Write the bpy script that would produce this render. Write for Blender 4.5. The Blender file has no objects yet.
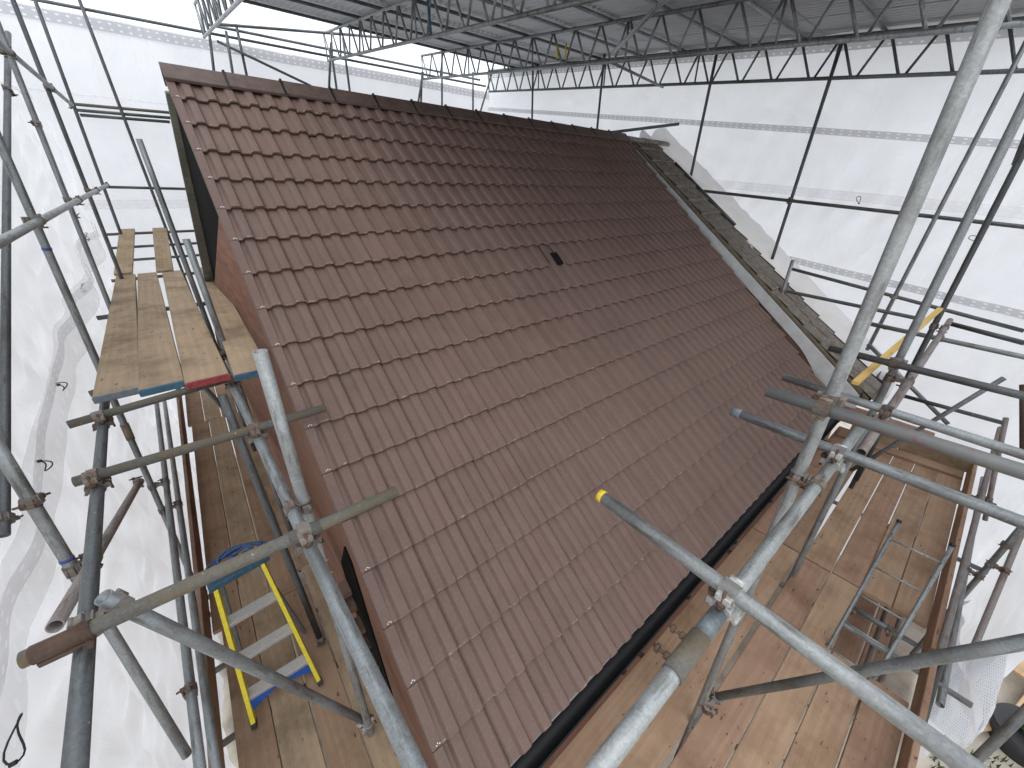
import bpy, bmesh, math, random
from mathutils import Vector, Matrix, noise
random.seed(7)
R = math.radians
D = bpy.data
scene = bpy.context.scene
COL = scene.collection
# ---------------- camera, sky, sun, exposure ----------------
cam = D.objects.new('camera', D.cameras.new('camera')); COL.objects.link(cam)
cam.location = (-0.25901515, -4.903319, -0.92602315)
cam.rotation_euler = (R(63.54923), R(0.0658), R(-38.95984))
cam.data.sensor_width = 36.0
cam.data.lens = 377.497 / 1024 * 36.0
cam.data.clip_start = 0.02; cam.data.clip_end = 2000
scene.camera = cam
world = D.worlds.new("World"); scene.world = world; world.use_nodes = True
wn = world.node_tree; wn.nodes.clear()
sky = wn.nodes.new('ShaderNodeTexSky'); sky.sky_type = 'NISHITA'; sky.sun_disc = False
sky.sun_elevation = R(55); sky.sun_rotation = R(200); sky.dust_density = 4; sky.air_density = 1
hs = wn.nodes.new('ShaderNodeHueSaturation'); hs.inputs['Saturation'].default_value = .25
mixw = wn.nodes.new('ShaderNodeMix'); mixw.data_type = 'RGBA'; mixw.inputs[0].default_value = .72
mixw.inputs[7].default_value = (14.8, 15.7, 17.0, 1)
bg = wn.nodes.new('ShaderNodeBackground'); bg.inputs[1].default_value = .105
wo = wn.nodes.new('ShaderNodeOutputWorld')
wn.links.new(sky.outputs[0], hs.inputs['Color']); wn.links.new(hs.outputs[0], mixw.inputs[6])
wn.links.new(mixw.outputs[2], bg.inputs[0]); wn.links.new(bg.outputs[0], wo.inputs[0])
sun = D.objects.new('sun', D.lights.new('sun', 'SUN')); COL.objects.link(sun)
sun.data.energy = .9; sun.data.angle = R(60); sun.data.color = (1, .97, .92)
sun.rotation_euler = (R(33), 0, R(-62))
vs = scene.view_settings
vs.view_transform = 'Standard'; vs.look = 'None'; vs.gamma = 1; vs.use_curve_mapping = False
vs.exposure = 0.3
scene.render.engine = 'CYCLES'
scene.cycles.max_bounces = 8; scene.cycles.transmission_bounces = 6; scene.cycles.diffuse_bounces = 5

# ---------------- materials ----------------
M = {}
class NT:
    def __init__(s, name):
        m = D.materials.new(name); m.use_nodes = True; s.m = m; s.t = m.node_tree
        s.b = s.t.nodes['Principled BSDF']; s.o = s.t.nodes['Material Output']; M[name] = m
    def n(s, ty, **k):
        x = s.t.nodes.new(ty)
        for a, v in k.items():
            if a.startswith('i_'):
                q = a[2:]; q = int(q) if q.isdigit() else q.replace('_', ' ')
                x.inputs[q].default_value = v
            else: setattr(x, a, v)
        return x
    def l(s, a, b): s.t.links.new(a, b)
    def coords(s, scale=(1, 1, 1), use='Object'):
        tc = s.n('ShaderNodeTexCoord'); mp = s.n('ShaderNodeMapping'); mp.inputs['Scale'].default_value = scale
        s.l(tc.outputs[use], mp.inputs['Vector']); return mp.outputs[0]
    def rnd(s, v, amt=13.0):      # shift the pattern for every object
        oi = s.n('ShaderNodeObjectInfo'); mu = s.n('ShaderNodeMath', operation='MULTIPLY', i_1=amt)
        s.l(oi.outputs['Random'], mu.inputs[0]); ad = s.n('ShaderNodeVectorMath', operation='ADD')
        s.l(v, ad.inputs[0]); s.l(mu.outputs[0], ad.inputs[1]); return ad.outputs[0]
    def noise(s, v, scale, detail=4, rough=.6, dist=0):
        x = s.n('ShaderNodeTexNoise', i_Scale=scale, i_Detail=detail, i_Roughness=rough, i_Distortion=dist)
        s.l(v, x.inputs['Vector']); return x.outputs['Fac']
    def ramp(s, f, stops, interp='LINEAR'):
        r = s.n('ShaderNodeValToRGB'); r.color_ramp.interpolation = interp; e = r.color_ramp.elements
        while len(e) < len(stops): e.new(.5)
        for i, (p, c) in enumerate(stops):
            e[i].position = p; e[i].color = (c[0], c[1], c[2], 1) if hasattr(c, '__len__') else (c, c, c, 1)
        s.l(f, r.inputs[0]); return r.outputs[0]
    def mix(s, f, a, b, mode='MIX'):
        x = s.n('ShaderNodeMix', data_type='RGBA', blend_type=mode)
        if isinstance(f, (int, float)): x.inputs[0].default_value = f
        else: s.l(f, x.inputs[0])
        for i, c in ((6, a), (7, b)):
            if hasattr(c, 'links'): s.l(c, x.inputs[i])
            else: x.inputs[i].default_value = (*c, 1)
        return x.outputs[2]
    def set(s, col=None, rough=.6, metal=0, bump=None, bd=.005, bs=.5, spec=None):
        if col is not None:
            if hasattr(col, 'links'): s.l(col, s.b.inputs['Base Color'])
            else: s.b.inputs['Base Color'].default_value = (*col, 1)
        for k, v in (('Roughness', rough), ('Metallic', metal)):
            if hasattr(v, 'links'): s.l(v, s.b.inputs[k])
            else: s.b.inputs[k].default_value = v
        if spec is not None: s.b.inputs['Specular IOR Level'].default_value = spec
        if bump is not None:
            bp = s.n('ShaderNodeBump', i_Strength=bs, i_Distance=bd); s.l(bump, bp.inputs['Height']); s.l(bp.outputs[0], s.b.inputs['Normal'])
        return s.m

def galv(name, c0, c1, stain, amt, metal=.55, rough=.5):
    t = NT(name); v = t.rnd(t.coords()); vs_ = t.rnd(t.coords((1, 1, .16)))
    sp = t.n('ShaderNodeTexVoronoi', i_Scale=130.0); t.l(v, sp.inputs['Vector'])
    f = t.noise(v, 9, 6, .7); g = t.noise(vs_, 38, 5, .65); h = t.noise(v, 2.3, 3)
    base = t.mix(f, c0, c1)
    base = t.mix(t.ramp(sp.outputs['Color'], [(.2, .0), (.9, .28)]), base, tuple(min(1, x * 1.5) for x in c1))
    base = t.mix(t.ramp(g, [(.52, 0), (.68, amt)]), base, stain)
    base = t.mix(t.ramp(h, [(.5, 0), (.72, amt * .8)]), base, tuple(x * .8 for x in stain))
    w = t.noise(v, 60, 2)
    base = t.mix(t.ramp(w, [(.7, 0), (.76, .5)]), base, (.62, .62, .6))
    oi = t.n('ShaderNodeObjectInfo'); br = t.ramp(oi.outputs['Random'], [(0, .78), (1, 1.12)])
    base = t.mix(1.0, base, br, 'MULTIPLY')
    t.set(base, t.ramp(f, [(.3, rough - .1), (.7, rough + .15)]), metal, t.noise(v, 90, 3), .002, .35)
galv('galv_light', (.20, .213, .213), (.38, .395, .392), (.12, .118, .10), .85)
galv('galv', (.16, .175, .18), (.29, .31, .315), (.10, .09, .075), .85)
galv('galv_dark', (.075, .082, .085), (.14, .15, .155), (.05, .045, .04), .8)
galv('pink', (.20, .175, .165), (.31, .275, .26), (.13, .085, .065), .8, .3, .65)
galv('mossy', (.07, .069, .06), (.165, .16, .145), (.19, .135, .06), .95, .25, .75)
galv('rusty', (.095, .06, .042), (.17, .11, .078), (.06, .045, .035), .8, .3, .8)
galv('coupler', (.15, .13, .115), (.27, .245, .22), (.16, .085, .045), .9, .45, .7)
galv('coupler_bright', (.42, .42, .41), (.6, .6, .58), (.25, .22, .18), .5, .6, .5)
def redmark():
    t = NT('redmark'); v = t.coords(); f = t.noise(v, 9, 6, .7)
    base = t.mix(f, (.11, .115, .11), (.20, .205, .20))
    se = t.n('ShaderNodeSeparateXYZ'); t.l(v, se.inputs[0])
    mr = t.n('ShaderNodeMapRange', i_1=0.0, i_2=2.0); t.l(se.outputs[2], mr.inputs[0]); z = t.ramp(mr.outputs[0], [(.12, 0), (.16, 1), (.30, 1), (.36, 0)])
    n = t.ramp(t.noise(t.coords((1, 1, .35)), 45, 6, .75), [(.55, 0), (.62, .75)])
    k = t.mix(1.0, z, n, 'MULTIPLY')
    t.set(t.mix(k, base, (.24, .06, .075)), .6, .4, t.noise(v, 90, 3), .002, .35)
redmark()
def wood(name, c0, c1, dark, bumpy=.4):
    t = NT(name); v = t.rnd(t.coords((.55, 7, 7))); v1 = t.rnd(t.coords())
    g = t.noise(v, 5, 7, .62, 1.2); g2 = t.noise(v, 22, 4, .6)
    wv = t.n('ShaderNodeTexWave', i_Scale=.7, i_Distortion=9.0, i_Detail=4.0, i_Detail_Scale=1.2); wv.bands_direction = 'Y'; t.l(v, wv.inputs['Vector'])
    st = t.noise(v1, 2.6, 6, .65)
    base = t.mix(g, c0, c1)
    base = t.mix(t.ramp(wv.outputs['Fac'], [(.30, .16), (.8, 0)]), base, tuple(x * .55 for x in c0))
    base = t.mix(t.ramp(g2, [(.55, 0), (.75, .35)]), base, tuple(x * .6 for x in c0))
    base = t.mix(t.ramp(st, [(.46, 0), (.68, .75)]), base, dark)
    base = t.mix(t.ramp(t.noise(v1, 1.1, 3), [(.45, 0), (.65, .3)]), base, tuple(min(1, x * 1.15) for x in c1))
    sp = t.noise(t.rnd(t.coords((1, 3, 3))), 13, 3, .5)
    base = t.mix(t.ramp(sp, [(.68, 0), (.72, .75)]), base, tuple(x * .35 for x in dark))
    oi = t.n('ShaderNodeObjectInfo'); base = t.mix(1.0, base, t.ramp(oi.outputs['Random'], [(0, (.88, .87, .86)), (.5, (1, .99, .98)), (1, (1.08, 1.07, 1.05))]), 'MULTIPLY')
    t.set(base, .82, 0, g, .004, bumpy, .1)
wood('board', (.30, .20, .13), (.42, .295, .205), (.19, .118, .075))
wood('board_dry', (.33, .245, .16), (.46, .355, .245), (.17, .125, .085))
wood('board_red', (.31, .195, .13), (.425, .285, .205), (.20, .118, .08))
wood('toe_wood', (.25, .165, .125), (.36, .25, .19), (.16, .10, .075))
wood('grey_wood', (.20, .205, .17), (.33, .33, .28), (.11, .12, .08))
wood('new_timber', (.62, .42, .14), (.74, .53, .2), (.55, .36, .12), .15)
wood('ground_timber', (.42, .28, .16), (.6, .44, .28), (.3, .2, .12))
def plain(name, col, rough=.6, metal=0, var=.15, scale=20, bump=.003, spec=None):
    t = NT(name); v = t.rnd(t.coords()); f = t.noise(v, scale, 5)
    c = t.mix(t.ramp(f, [(.3, 0), (.7, 1)]), tuple(x * (1 - var) for x in col), tuple(min(1, x * (1 + var)) for x in col))
    t.set(c, rough, metal, f, bump, .4, spec)
plain('black_plastic', (.012, .012, .013), .5, spec=.3)
plain('black_felt', (.006, .006, .006), .95, spec=.1)
plain('rubber', (.02, .02, .022), .6)
plain('yellow_paint', (.74, .60, .02), .45, 0, .12, 40)
plain('yellow_tip', (.66, .47, .03), .5, 0, .2, 60)
plain('blue_plastic', (.02, .10, .42), .45, 0, .2)
plain('blue_rope', (.05, .10, .22), .8, 0, .4, 60)
plain('blue_tape', (.05, .06, .25), .5)
plain('blue_worn', (.15, .175, .19), .55, .3, .4, 40)
plain('blue_steel', (.045, .11, .17), .6, .2, .3, 30)
plain('red_steel', (.26, .035, .04), .6, .1, .35, 30)
plain('dull_steel', (.17, .19, .21), .55, .4, .3, 30)
plain('aluminium', (.50, .49, .47), .5, .4, .12, 50)
plain('white_paint', (.62, .63, .63), .5, 0, .12, 6)
plain('mortar', (.17, .14, .095), .95, 0, .35, 20, .01)
plain('lead', (.22, .23, .24), .6, .3, .2)
plain('white_wire', (.7, .7, .68), .6)
plain('ground', (.40, .36, .30), .95, 0, .3, 3, .02)
plain('leaf', (.04, .085, .022), .8, 0, .4, 9)
def tiles():
    t = NT('tile'); v = t.coords(); f = t.noise(v, 5, 7, .65); g = t.noise(v, 60, 5, .7)
    at = t.n('ShaderNodeAttribute'); at.attribute_name = 'tilevar'
    c = t.mix(f, (.124, .081, .066), (.184, .124, .104))
    c = t.mix(t.ramp(at.outputs['Fac'], [(0, 0), (1, .4)]), c, (.185, .118, .098))
    c = t.mix(t.ramp(g, [(.5, 0), (.8, .45)]), c, (.25, .165, .145))
    sc = t.noise(t.coords((2.5, 1, 1)), 7, 8, .8)
    c = t.mix(t.ramp(sc, [(.60, 0), (.70, .30)]), c, (.30, .235, .215))
    sp = t.noise(v, 210, 2, .5); c = t.mix(t.ramp(sp, [(.70, 0), (.75, .45)]), c, (.45, .38, .35))
    lipm = t.mix(1.0, t.ramp(at.outputs['Fac'], [(.97, 0), (.99, 1)]), t.ramp(t.noise(v, 26, 5, .75), [(.55, 0), (.66, .55)]), 'MULTIPLY')
    c = t.mix(lipm, c, (.42, .36, .33))
    sm = t.noise(v, 1.3, 5, .7); c = t.mix(t.ramp(sm, [(.5, 0), (.75, .35)]), c, (.10, .058, .05))
    t.set(c, t.ramp(f, [(.3, .5), (.7, .68)]), 0, g, .002, .35, .22)
tiles()
plain('ridge_brown', (.095, .062, .052), .6, 0, .3, 12)
def oldtiles():
    t = NT('old_tile'); v = t.coords(); f = t.noise(v, 9, 7, .7); g = t.noise(v, 40, 5, .7)
    c = t.mix(f, (.24, .21, .185), (.46, .42, .37))
    c = t.mix(t.ramp(g, [(.5, 0), (.62, .7)]), c, (.42, .39, .36))
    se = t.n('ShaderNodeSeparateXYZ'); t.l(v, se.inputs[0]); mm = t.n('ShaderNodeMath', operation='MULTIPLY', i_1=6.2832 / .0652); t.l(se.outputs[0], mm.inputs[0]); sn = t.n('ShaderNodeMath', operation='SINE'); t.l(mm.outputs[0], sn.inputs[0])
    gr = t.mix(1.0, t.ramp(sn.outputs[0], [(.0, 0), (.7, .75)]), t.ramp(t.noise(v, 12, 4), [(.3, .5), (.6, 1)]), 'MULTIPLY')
    c = t.mix(gr, c, (.075, .06, .045))  # rib groove shading, with some dirt, painted into the colour as dark stripes
    c = t.mix(t.ramp(t.noise(v, 3, 6, .7), [(.52, 0), (.70, .5)]), c, (.10, .088, .062))
    t.set(c, .92, 0, g, .006, .6, .15)
oldtiles()
def brick(name, sc):
    t = NT(name); tc = t.n('ShaderNodeTexCoord'); se = t.n('ShaderNodeSeparateXYZ'); t.l(tc.outputs['Object'], se.inputs[0])
    cb = t.n('ShaderNodeCombineXYZ'); t.l(se.outputs[sc], cb.inputs[0]); t.l(se.outputs[2], cb.inputs[1])
    b = t.n('ShaderNodeTexBrick', i_Scale=1.0, i_Mortar_Size=.009, i_Brick_Width=.225, i_Row_Height=.075, i_Bias=.1, i_Mortar_Smooth=.2)
    b.inputs['Color1'].default_value = (.20, .095, .062, 1); b.inputs['Color2'].default_value = (.29, .15, .10, 1); b.inputs['Mortar'].default_value = (.20, .15, .12, 1)
    t.l(cb.outputs[0], b.inputs['Vector'])
    n = t.noise(tc.outputs['Object'], 14, 6, .7)
    c = t.mix(t.ramp(n, [(.4, 0), (.75, .5)]), b.outputs['Color'], (.26, .11, .07))
    bp = t.mix(.25, b.outputs['Fac'], n)
    t.set(c, .92, 0, bp, -.006, .8, .15)
brick('brick_gable', 1); brick('brick_front', 0)
def sheet(name, col, tr, dots=False, transp=0.0, perf=False):
    t = NT(name); v = t.coords()
    n = t.noise(v, 1.6, 5, .6); n2 = t.noise(v, 30, 4, .6)
    c = t.mix(t.ramp(n, [(.3, 0), (.7, 1)]), tuple(x * .93 for x in col), col)
    c = t.mix(t.ramp(n2, [(.55, 0), (.8, .1)]), c, tuple(x * .8 for x in col))
    if dots:
        se = t.n('ShaderNodeUVMap'); vo = t.n('ShaderNodeTexVoronoi', i_Scale=1.0, i_Randomness=0.0); t.l(se.outputs[0], vo.inputs['Vector'])
        c = t.mix(t.ramp(vo.outputs['Distance'], [(.16, 1), (.2, 0)]), c, (.97, .97, .98))
    if perf:
        vo = t.n('ShaderNodeTexVoronoi', i_Scale=28.0, i_Randomness=0.15); t.l(v, vo.inputs['Vector'])
        c = t.mix(t.ramp(vo.outputs['Distance'], [(.22, 1), (.3, 0)]), c, (.5, .56, .64))
    bp = t.n('ShaderNodeBump', i_Strength=.7, i_Distance=.05)
    wr = t.noise(t.coords((1, 1, .42)), 2.4, 7, .6, .8); t.l(wr, bp.inputs['Height'])
    d = t.n('ShaderNodeBsdfDiffuse'); tl = t.n('ShaderNodeBsdfTranslucent'); gl = t.n('ShaderNodeBsdfGlossy', i_Roughness=.35)
    for x in (d, tl): t.l(c, x.inputs['Color']); t.l(bp.outputs[0], x.inputs['Normal'])
    t.l(bp.outputs[0], gl.inputs['Normal'])
    m1 = t.n('ShaderNodeMixShader', i_0=tr); t.l(d.outputs[0], m1.inputs[1]); t.l(tl.outputs[0], m1.inputs[2])
    m2 = t.n('ShaderNodeMixShader', i_0=.04); t.l(m1.outputs[0], m2.inputs[1]); t.l(gl.outputs[0], m2.inputs[2])
    out = m2.outputs[0]
    if transp:
        tp = t.n('ShaderNodeBsdfTransparent'); m3 = t.n('ShaderNodeMixShader', i_0=transp); t.l(out, m3.inputs[1]); t.l(tp.outputs[0], m3.inputs[2]); out = m3.outputs[0]
    t.l(out, t.o.inputs['Surface'])
sheet('sheet', (.90, .912, .94), .56)
sheet('strip', (.80, .80, .82), .5, dots=True, transp=.5)
sheet('strip_dark', (.60, .60, .62), .5, dots=True, transp=.25)
sheet('strip_clear', (.90, .89, .90), .5, dots=True, transp=.62)
sheet('hem', (.92, .925, .94), .5)
sheet('perf_sheet', (.88, .92, .97), .5, perf=True)
def roofmetal():
    t = NT('roof_metal'); v = t.coords(); n = t.noise(v, 1.5, 6, .7); g = t.noise(t.coords((6, .6, 1)), 3, 5, .7)
    c = t.mix(n, (.33, .345, .355), (.52, .535, .545))
    c = t.mix(t.ramp(g, [(.6, 0), (.72, .55)]), c, (.30, .19, .12))
    t.set(c, .5, .35, t.noise(v, 30, 3), .002, .3)
roofmetal()

# ---------------- mesh helpers ----------------
def link(name, me, mat=None, parent=None, mw=None):
    o = D.objects.new(name, me); COL.objects.link(o)
    if mat is not None and me is not None and not me.materials: me.materials.append(M[mat])
    if mw is not None: o.matrix_world = mw
    if parent is not None: o.parent = parent
    return o
def tag(o, label=None, cat=None, group=None, kind=None):
    if label: o['label'] = label
    if cat: o['category'] = cat
    if group: o['group'] = group
    if kind: o['kind'] = kind
    return o
def empty(name, loc=(0, 0, 0)):
    o = D.objects.new(name, None); COL.objects.link(o); o.location = loc; o.empty_display_size = .1; return o
def mesh_from(bm, name, smooth=False):
    me = D.meshes.new(name); bm.normal_update(); bm.to_mesh(me); bm.free()
    if smooth:
        for p in me.polygons: p.use_smooth = True
    return me
def frame(d, up=(0, 0, 1)):
    """matrix whose local Z is d"""
    z = Vector(d).normalized(); u = Vector(up)
    if abs(z.dot(u)) > .98: u = Vector((1, 0, 0))
    x = u.cross(z).normalized(); y = z.cross(x)
    return Matrix((x, y, z)).transposed()
def frame_x(d, up=(0, 0, 1)):
    """local X along d, local Z near up"""
    x = Vector(d).normalized(); u = Vector(up); y = u.cross(x).normalized(); z = x.cross(y)
    return Matrix((x, y, z)).transposed()
def bm_box(bm, c, s, rot=None, bevel=0):
    vs_ = [Vector((sx * s[0] / 2, sy * s[1] / 2, sz * s[2] / 2)) for sx in (-1, 1) for sy in (-1, 1) for sz in (-1, 1)]
    if rot: vs_ = [rot @ q for q in vs_]
    b = [bm.verts.new(q + Vector(c)) for q in vs_]
    fs = [bm.faces.new([b[i] for i in f]) for f in ((0, 1, 3, 2), (4, 6, 7, 5), (0, 4, 5, 1), (2, 3, 7, 6), (0, 2, 6, 4), (1, 5, 7, 3))]
    if bevel:
        es = set(e for f in fs for e in f.edges)
        bmesh.ops.bevel(bm, geom=list(es), offset=bevel, segments=2, affect='EDGES', profile=.6)
def bm_cyl(bm, A, B, r, seg=12, cap=True, r2=None):
    A, B = Vector(A), Vector(B); F = frame(B - A); r2 = r if r2 is None else r2
    ra = [bm.verts.new(A + F @ Vector((r * math.cos(2 * math.pi * i / seg), r * math.sin(2 * math.pi * i / seg), 0))) for i in range(seg)]
    rb = [bm.verts.new(B + F @ Vector((r2 * math.cos(2 * math.pi * i / seg), r2 * math.sin(2 * math.pi * i / seg), 0))) for i in range(seg)]
    for i in range(seg):
        f = bm.faces.new((ra[i], ra[(i + 1) % seg], rb[(i + 1) % seg], rb[i])); f.smooth = True
    if cap: bm.faces.new(ra[::-1]); bm.faces.new(rb)
def bm_path(bm, pts, r, seg=8, closed=False):
    n = len(pts); rings = []; pts = [Vector(p) for p in pts]; up = Vector((0, 0, 1))
    for i, p in enumerate(pts):
        a = pts[(i - 1) % n] if (i > 0 or closed) else p; b = pts[(i + 1) % n] if (i < n - 1 or closed) else p
        F = frame(b - a, up)
        rings.append([bm.verts.new(p + F @ Vector((r * math.cos(2 * math.pi * k / seg), r * math.sin(2 * math.pi * k / seg), 0))) for k in range(seg)])
    for i in range(n if closed else n - 1):
        a, b = rings[i], rings[(i + 1) % n]
        for k in range(seg):
            f = bm.faces.new((a[k], a[(k + 1) % seg], b[(k + 1) % seg], b[k])); f.smooth = True
def box_obj(name, A, B, w, h, mat, parent=None, up=(0, 0, 1), bevel=.003):
    """box running from A to B (centre line), width w sideways, h along up"""
    A, B = Vector(A), Vector(B); L = (B - A).length; F = frame_x(B - A, up)
    bm = bmesh.new(); bm_box(bm, (0, 0, 0), (L, w, h), bevel=bevel)
    return link(name, mesh_from(bm, name), mat, parent, Matrix.Translation((A + B) / 2) @ F.to_4x4())
RO, RI = .02415, .0202
def hollow(bm, L, ro=RO, ri=RI, seg=24, wob=0):
    n = max(1, int(L / .5)); rings = []
    for j in range(n + 1):
        z = L * j / n
        rings.append([bm.verts.new((ro * math.cos(2 * math.pi * i / seg), ro * math.sin(2 * math.pi * i / seg), z)) for i in range(seg)])
    inn = [[bm.verts.new((ri * math.cos(2 * math.pi * i / seg), ri * math.sin(2 * math.pi * i / seg), z)) for i in range(seg)] for z in (0, L)]
    for j in range(n):
        for i in range(seg):
            f = bm.faces.new((rings[j][i], rings[j][(i + 1) % seg], rings[j + 1][(i + 1) % seg], rings[j + 1][i])); f.smooth = True
    for i in range(seg):
        k = (i + 1) % seg
        f = bm.faces.new((inn[0][k], inn[0][i], inn[1][i], inn[1][k])); f.smooth = True
        bm.faces.new((rings[0][k], rings[0][i], inn[0][i], inn[0][k]))
        bm.faces.new((rings[-1][i], rings[-1][k], inn[1][k], inn[1][i]))
def tube_obj(name, A, B, mat, parent=None, ro=RO, ri=RI):
    A, B = Vector(A), Vector(B); bm = bmesh.new(); hollow(bm, (B - A).length, ro, ri)
    return link(name, mesh_from(bm, name), mat, parent, Matrix.Translation(A) @ frame(B - A).to_4x4())
PITCH = 0.710678; TP = math.tan(PITCH); CP = math.cos(PITCH); SP = math.sin(PITCH)
# ---------------- ground ----------------
GZ = -7.2
bm = bmesh.new()
N_ = 60
gv = [[bm.verts.new((x, y, GZ + .05 * noise.noise(Vector((x * .6, y * .6, 0))))) for y in [-600, -60, -20] + [-14 + .5 * k for k in range(57)] + [20, 60, 600]] for x in [-600, -60, -20] + [-8 + .5 * k for k in range(57)] + [30, 80, 600]]
for i in range(len(gv) - 1):
    for j in range(len(gv[0]) - 1): bm.faces.new((gv[i][j], gv[i + 1][j], gv[i + 1][j + 1], gv[i][j + 1]))
tag(link('ground', mesh_from(bm, 'ground', True), 'ground'), kind='structure')

# ---------------- house ----------------
LEN = 6.29; GAUGE = .3065; S0 = .3345; NC = 18
house = tag(empty('house', (3.1, 0, GZ)), 'house with a new brown tiled roof and orange brick gable inside the scaffold', 'house')
def part(name, me, mat, parent, loc=(0, 0, 0)):
    o = link(name, me, mat, None, Matrix.Translation(loc)); p = parent
    o.parent = p; o.matrix_parent_inverse = p_world(p).inverted(); return o
def p_world(p):
    m = p.matrix_basis.copy()
    if p.parent: m = p_world(p.parent) @ p.matrix_parent_inverse @ m
    return m
def prof(u):                       # 300 mm tile, two flat topped rolls; u in 0..1
    v = (u * 2) % 1.0
    if v < .08: return -.004
    if v < .42: return 0.0
    if v < .53: return .023 * (v - .42) / .11
    if v < .88: return .023 + .002 * math.sin((v - .53) / .35 * math.pi)
    return .023 * (1 - (v - .88) / .12)
def roof_surface(bm, x0, ncol, tw, course, smax, gauge, s0, th_front, sign, pitch, prf, zoff=0, skip=None, thick=.036):
    """courses of profiled tiles; each tile a closed little shell, front edge lifted over the course below"""
    lay = bm.faces.layers.float.new('tv') if 'tv' not in bm.faces.layers.float else bm.faces.layers.float['tv']
    sp_, cp_ = math.sin(pitch), math.cos(pitch)
    us = sorted(set([0, .012, .03] + [k / 2 + q for k in (0, 1) for q in (.04, .12, .21, .265, .36, .44, .49)] + [1.0]))
    for c in range(course):
        sB = s0 + c * gauge; sA = max(sB - gauge - .06, 0.02)
        for k in range(ncol):
            if skip and (c, k) in skip: continue
            tv = random.random() ** 2 * .8; dz = random.uniform(-.0015, .0015); ds = random.uniform(-.003, .003); tilt = random.uniform(-.0015, .0015)
            rows = []
            for s, h in ((sA, 0.0), (sB - .012, thick), (sB, thick - .003)):
                row = []
                for u in us:
                    x = x0 + (k + u) * tw - (.0012 if u == 1.0 else 0)
                    hh = prf(u) + h + dz + zoff + tilt * (u - .5)
                    if u < .01: hh -= .005
                    y = -(s + ds) * cp_ - hh * sp_; z = -(s + ds) * sp_ + hh * cp_
                    row.append(bm.verts.new((x, sign * (-y) if sign < 0 else y, z)))
                rows.append(row)
            # turned down front lip
            row = []
            for u in us:
                x = x0 + (k + u) * tw - (.0012 if u == 1.0 else 0); hh = (prf(u) * .95 + zoff + .017) if c < course - 1 else zoff - .015; s = sB - .003
                y = -(s + ds) * cp_ - hh * sp_; z = -(s + ds) * sp_ + hh * cp_
                row.append(bm.verts.new((x, sign * (-y) if sign < 0 else y, z)))
            rows.append(row)
            rows.append([bm.verts.new(q_.co + Vector((0, .03 * cp_, .03 * sp_))) for q_ in row])
            for ri, (a, b) in enumerate(zip(rows, rows[1:])):
                for i in range(len(us) - 1):
                    q = (a[i], b[i], b[i + 1], a[i + 1])
                    f = bm.faces.new(q if sign > 0 else q[::-1]); f[lay] = 1.0 if ri in (1, 2) else tv
def finish_roof(bm, name):
    lay = bm.faces.layers.float['tv']; vals = []
    bm.faces.ensure_lookup_table()
    for f in bm.faces: vals.append(f[lay])
    me = mesh_from(bm, name)
    at = me.attributes.new('tilevar', 'FLOAT', 'FACE')
    for i, v in enumerate(vals): at.data[i].value = v
    return me
bm = bmesh.new()
vent = (7, 9)
roof_surface(bm, -.01, 21, .3, NC, 5.6, GAUGE, S0, 0, 1, PITCH, prof, -.02, {vent})
roof = part('roof', finish_roof(bm, 'roof'), 'tile', house)
# rear slope: its own sheet of the same tiles
bm = bmesh.new()
roof_surface(bm, -.01, 21, .3, NC, 5.6, GAUGE, S0, 0, 1, PITCH, prof, -.02)
for v_ in bm.verts: v_.co = Vector((LEN - v_.co.x, -v_.co.y, v_.co.z))
part('rear_slope', finish_roof(bm, 'rear_slope'), 'tile', roof)
# underlay / deck below the tiles
bm = bmesh.new()
for sg in (-1, 1):
    for hh, flip in ((-.045, 0), (-.075, 1)):
        pts = []
        for s, x in ((0, .05), (5.55, .05), (5.55, LEN - .03), (0, LEN - .03)):
            pts.append(bm.verts.new((x, sg * (s * CP - hh * SP * 1.0) if sg > 0 else -(s * CP) - hh * SP, -s * SP + hh * CP)))
        bm.faces.new(pts)
part('underlay', mesh_from(bm, 'underlay'), 'black_felt', roof)
# the odd dark tile left of centre: a vent tile with an open slot
bm = bmesh.new(); k, cc = vent[1], vent[0]
def slope_pt(x, s, h): return Vector((x, -s * CP - h * SP, -s * SP + h * CP))
F_s = Matrix((Vector((1, 0, 0)), Vector((0, -CP, -SP)), Vector((0, -SP, CP)) * 1)).transposed()
sB = S0 + cc * GAUGE; xk = -.01 + k * .3
for (x0_, x1_, h_) in ((0, .07, -.015), (.07, .145, .005), (.145, .22, -.015), (.22, .298, .005)):
    c_ = slope_pt(xk + (x0_ + x1_) / 2, sB - GAUGE / 2 - .01, h_ - .012)
    bm_box(bm, c_, (x1_ - x0_ - .001, GAUGE + .03, .018), F_s, .002)
vt = part('vent_tile', mesh_from(bm, 'vent_tile'), 'tile', roof)
bm = bmesh.new()
for q in range(5):
    bm_box(bm, slope_pt(xk + .16 + q * .018, sB - .1, .014), (.006, .16, .014), F_s)
bm_box(bm, slope_pt(xk + .195, sB - .1, .004), (.095, .17, .008), F_s)
part('vent_grille', mesh_from(bm, 'vent_grille'), 'black_plastic', roof)
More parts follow.
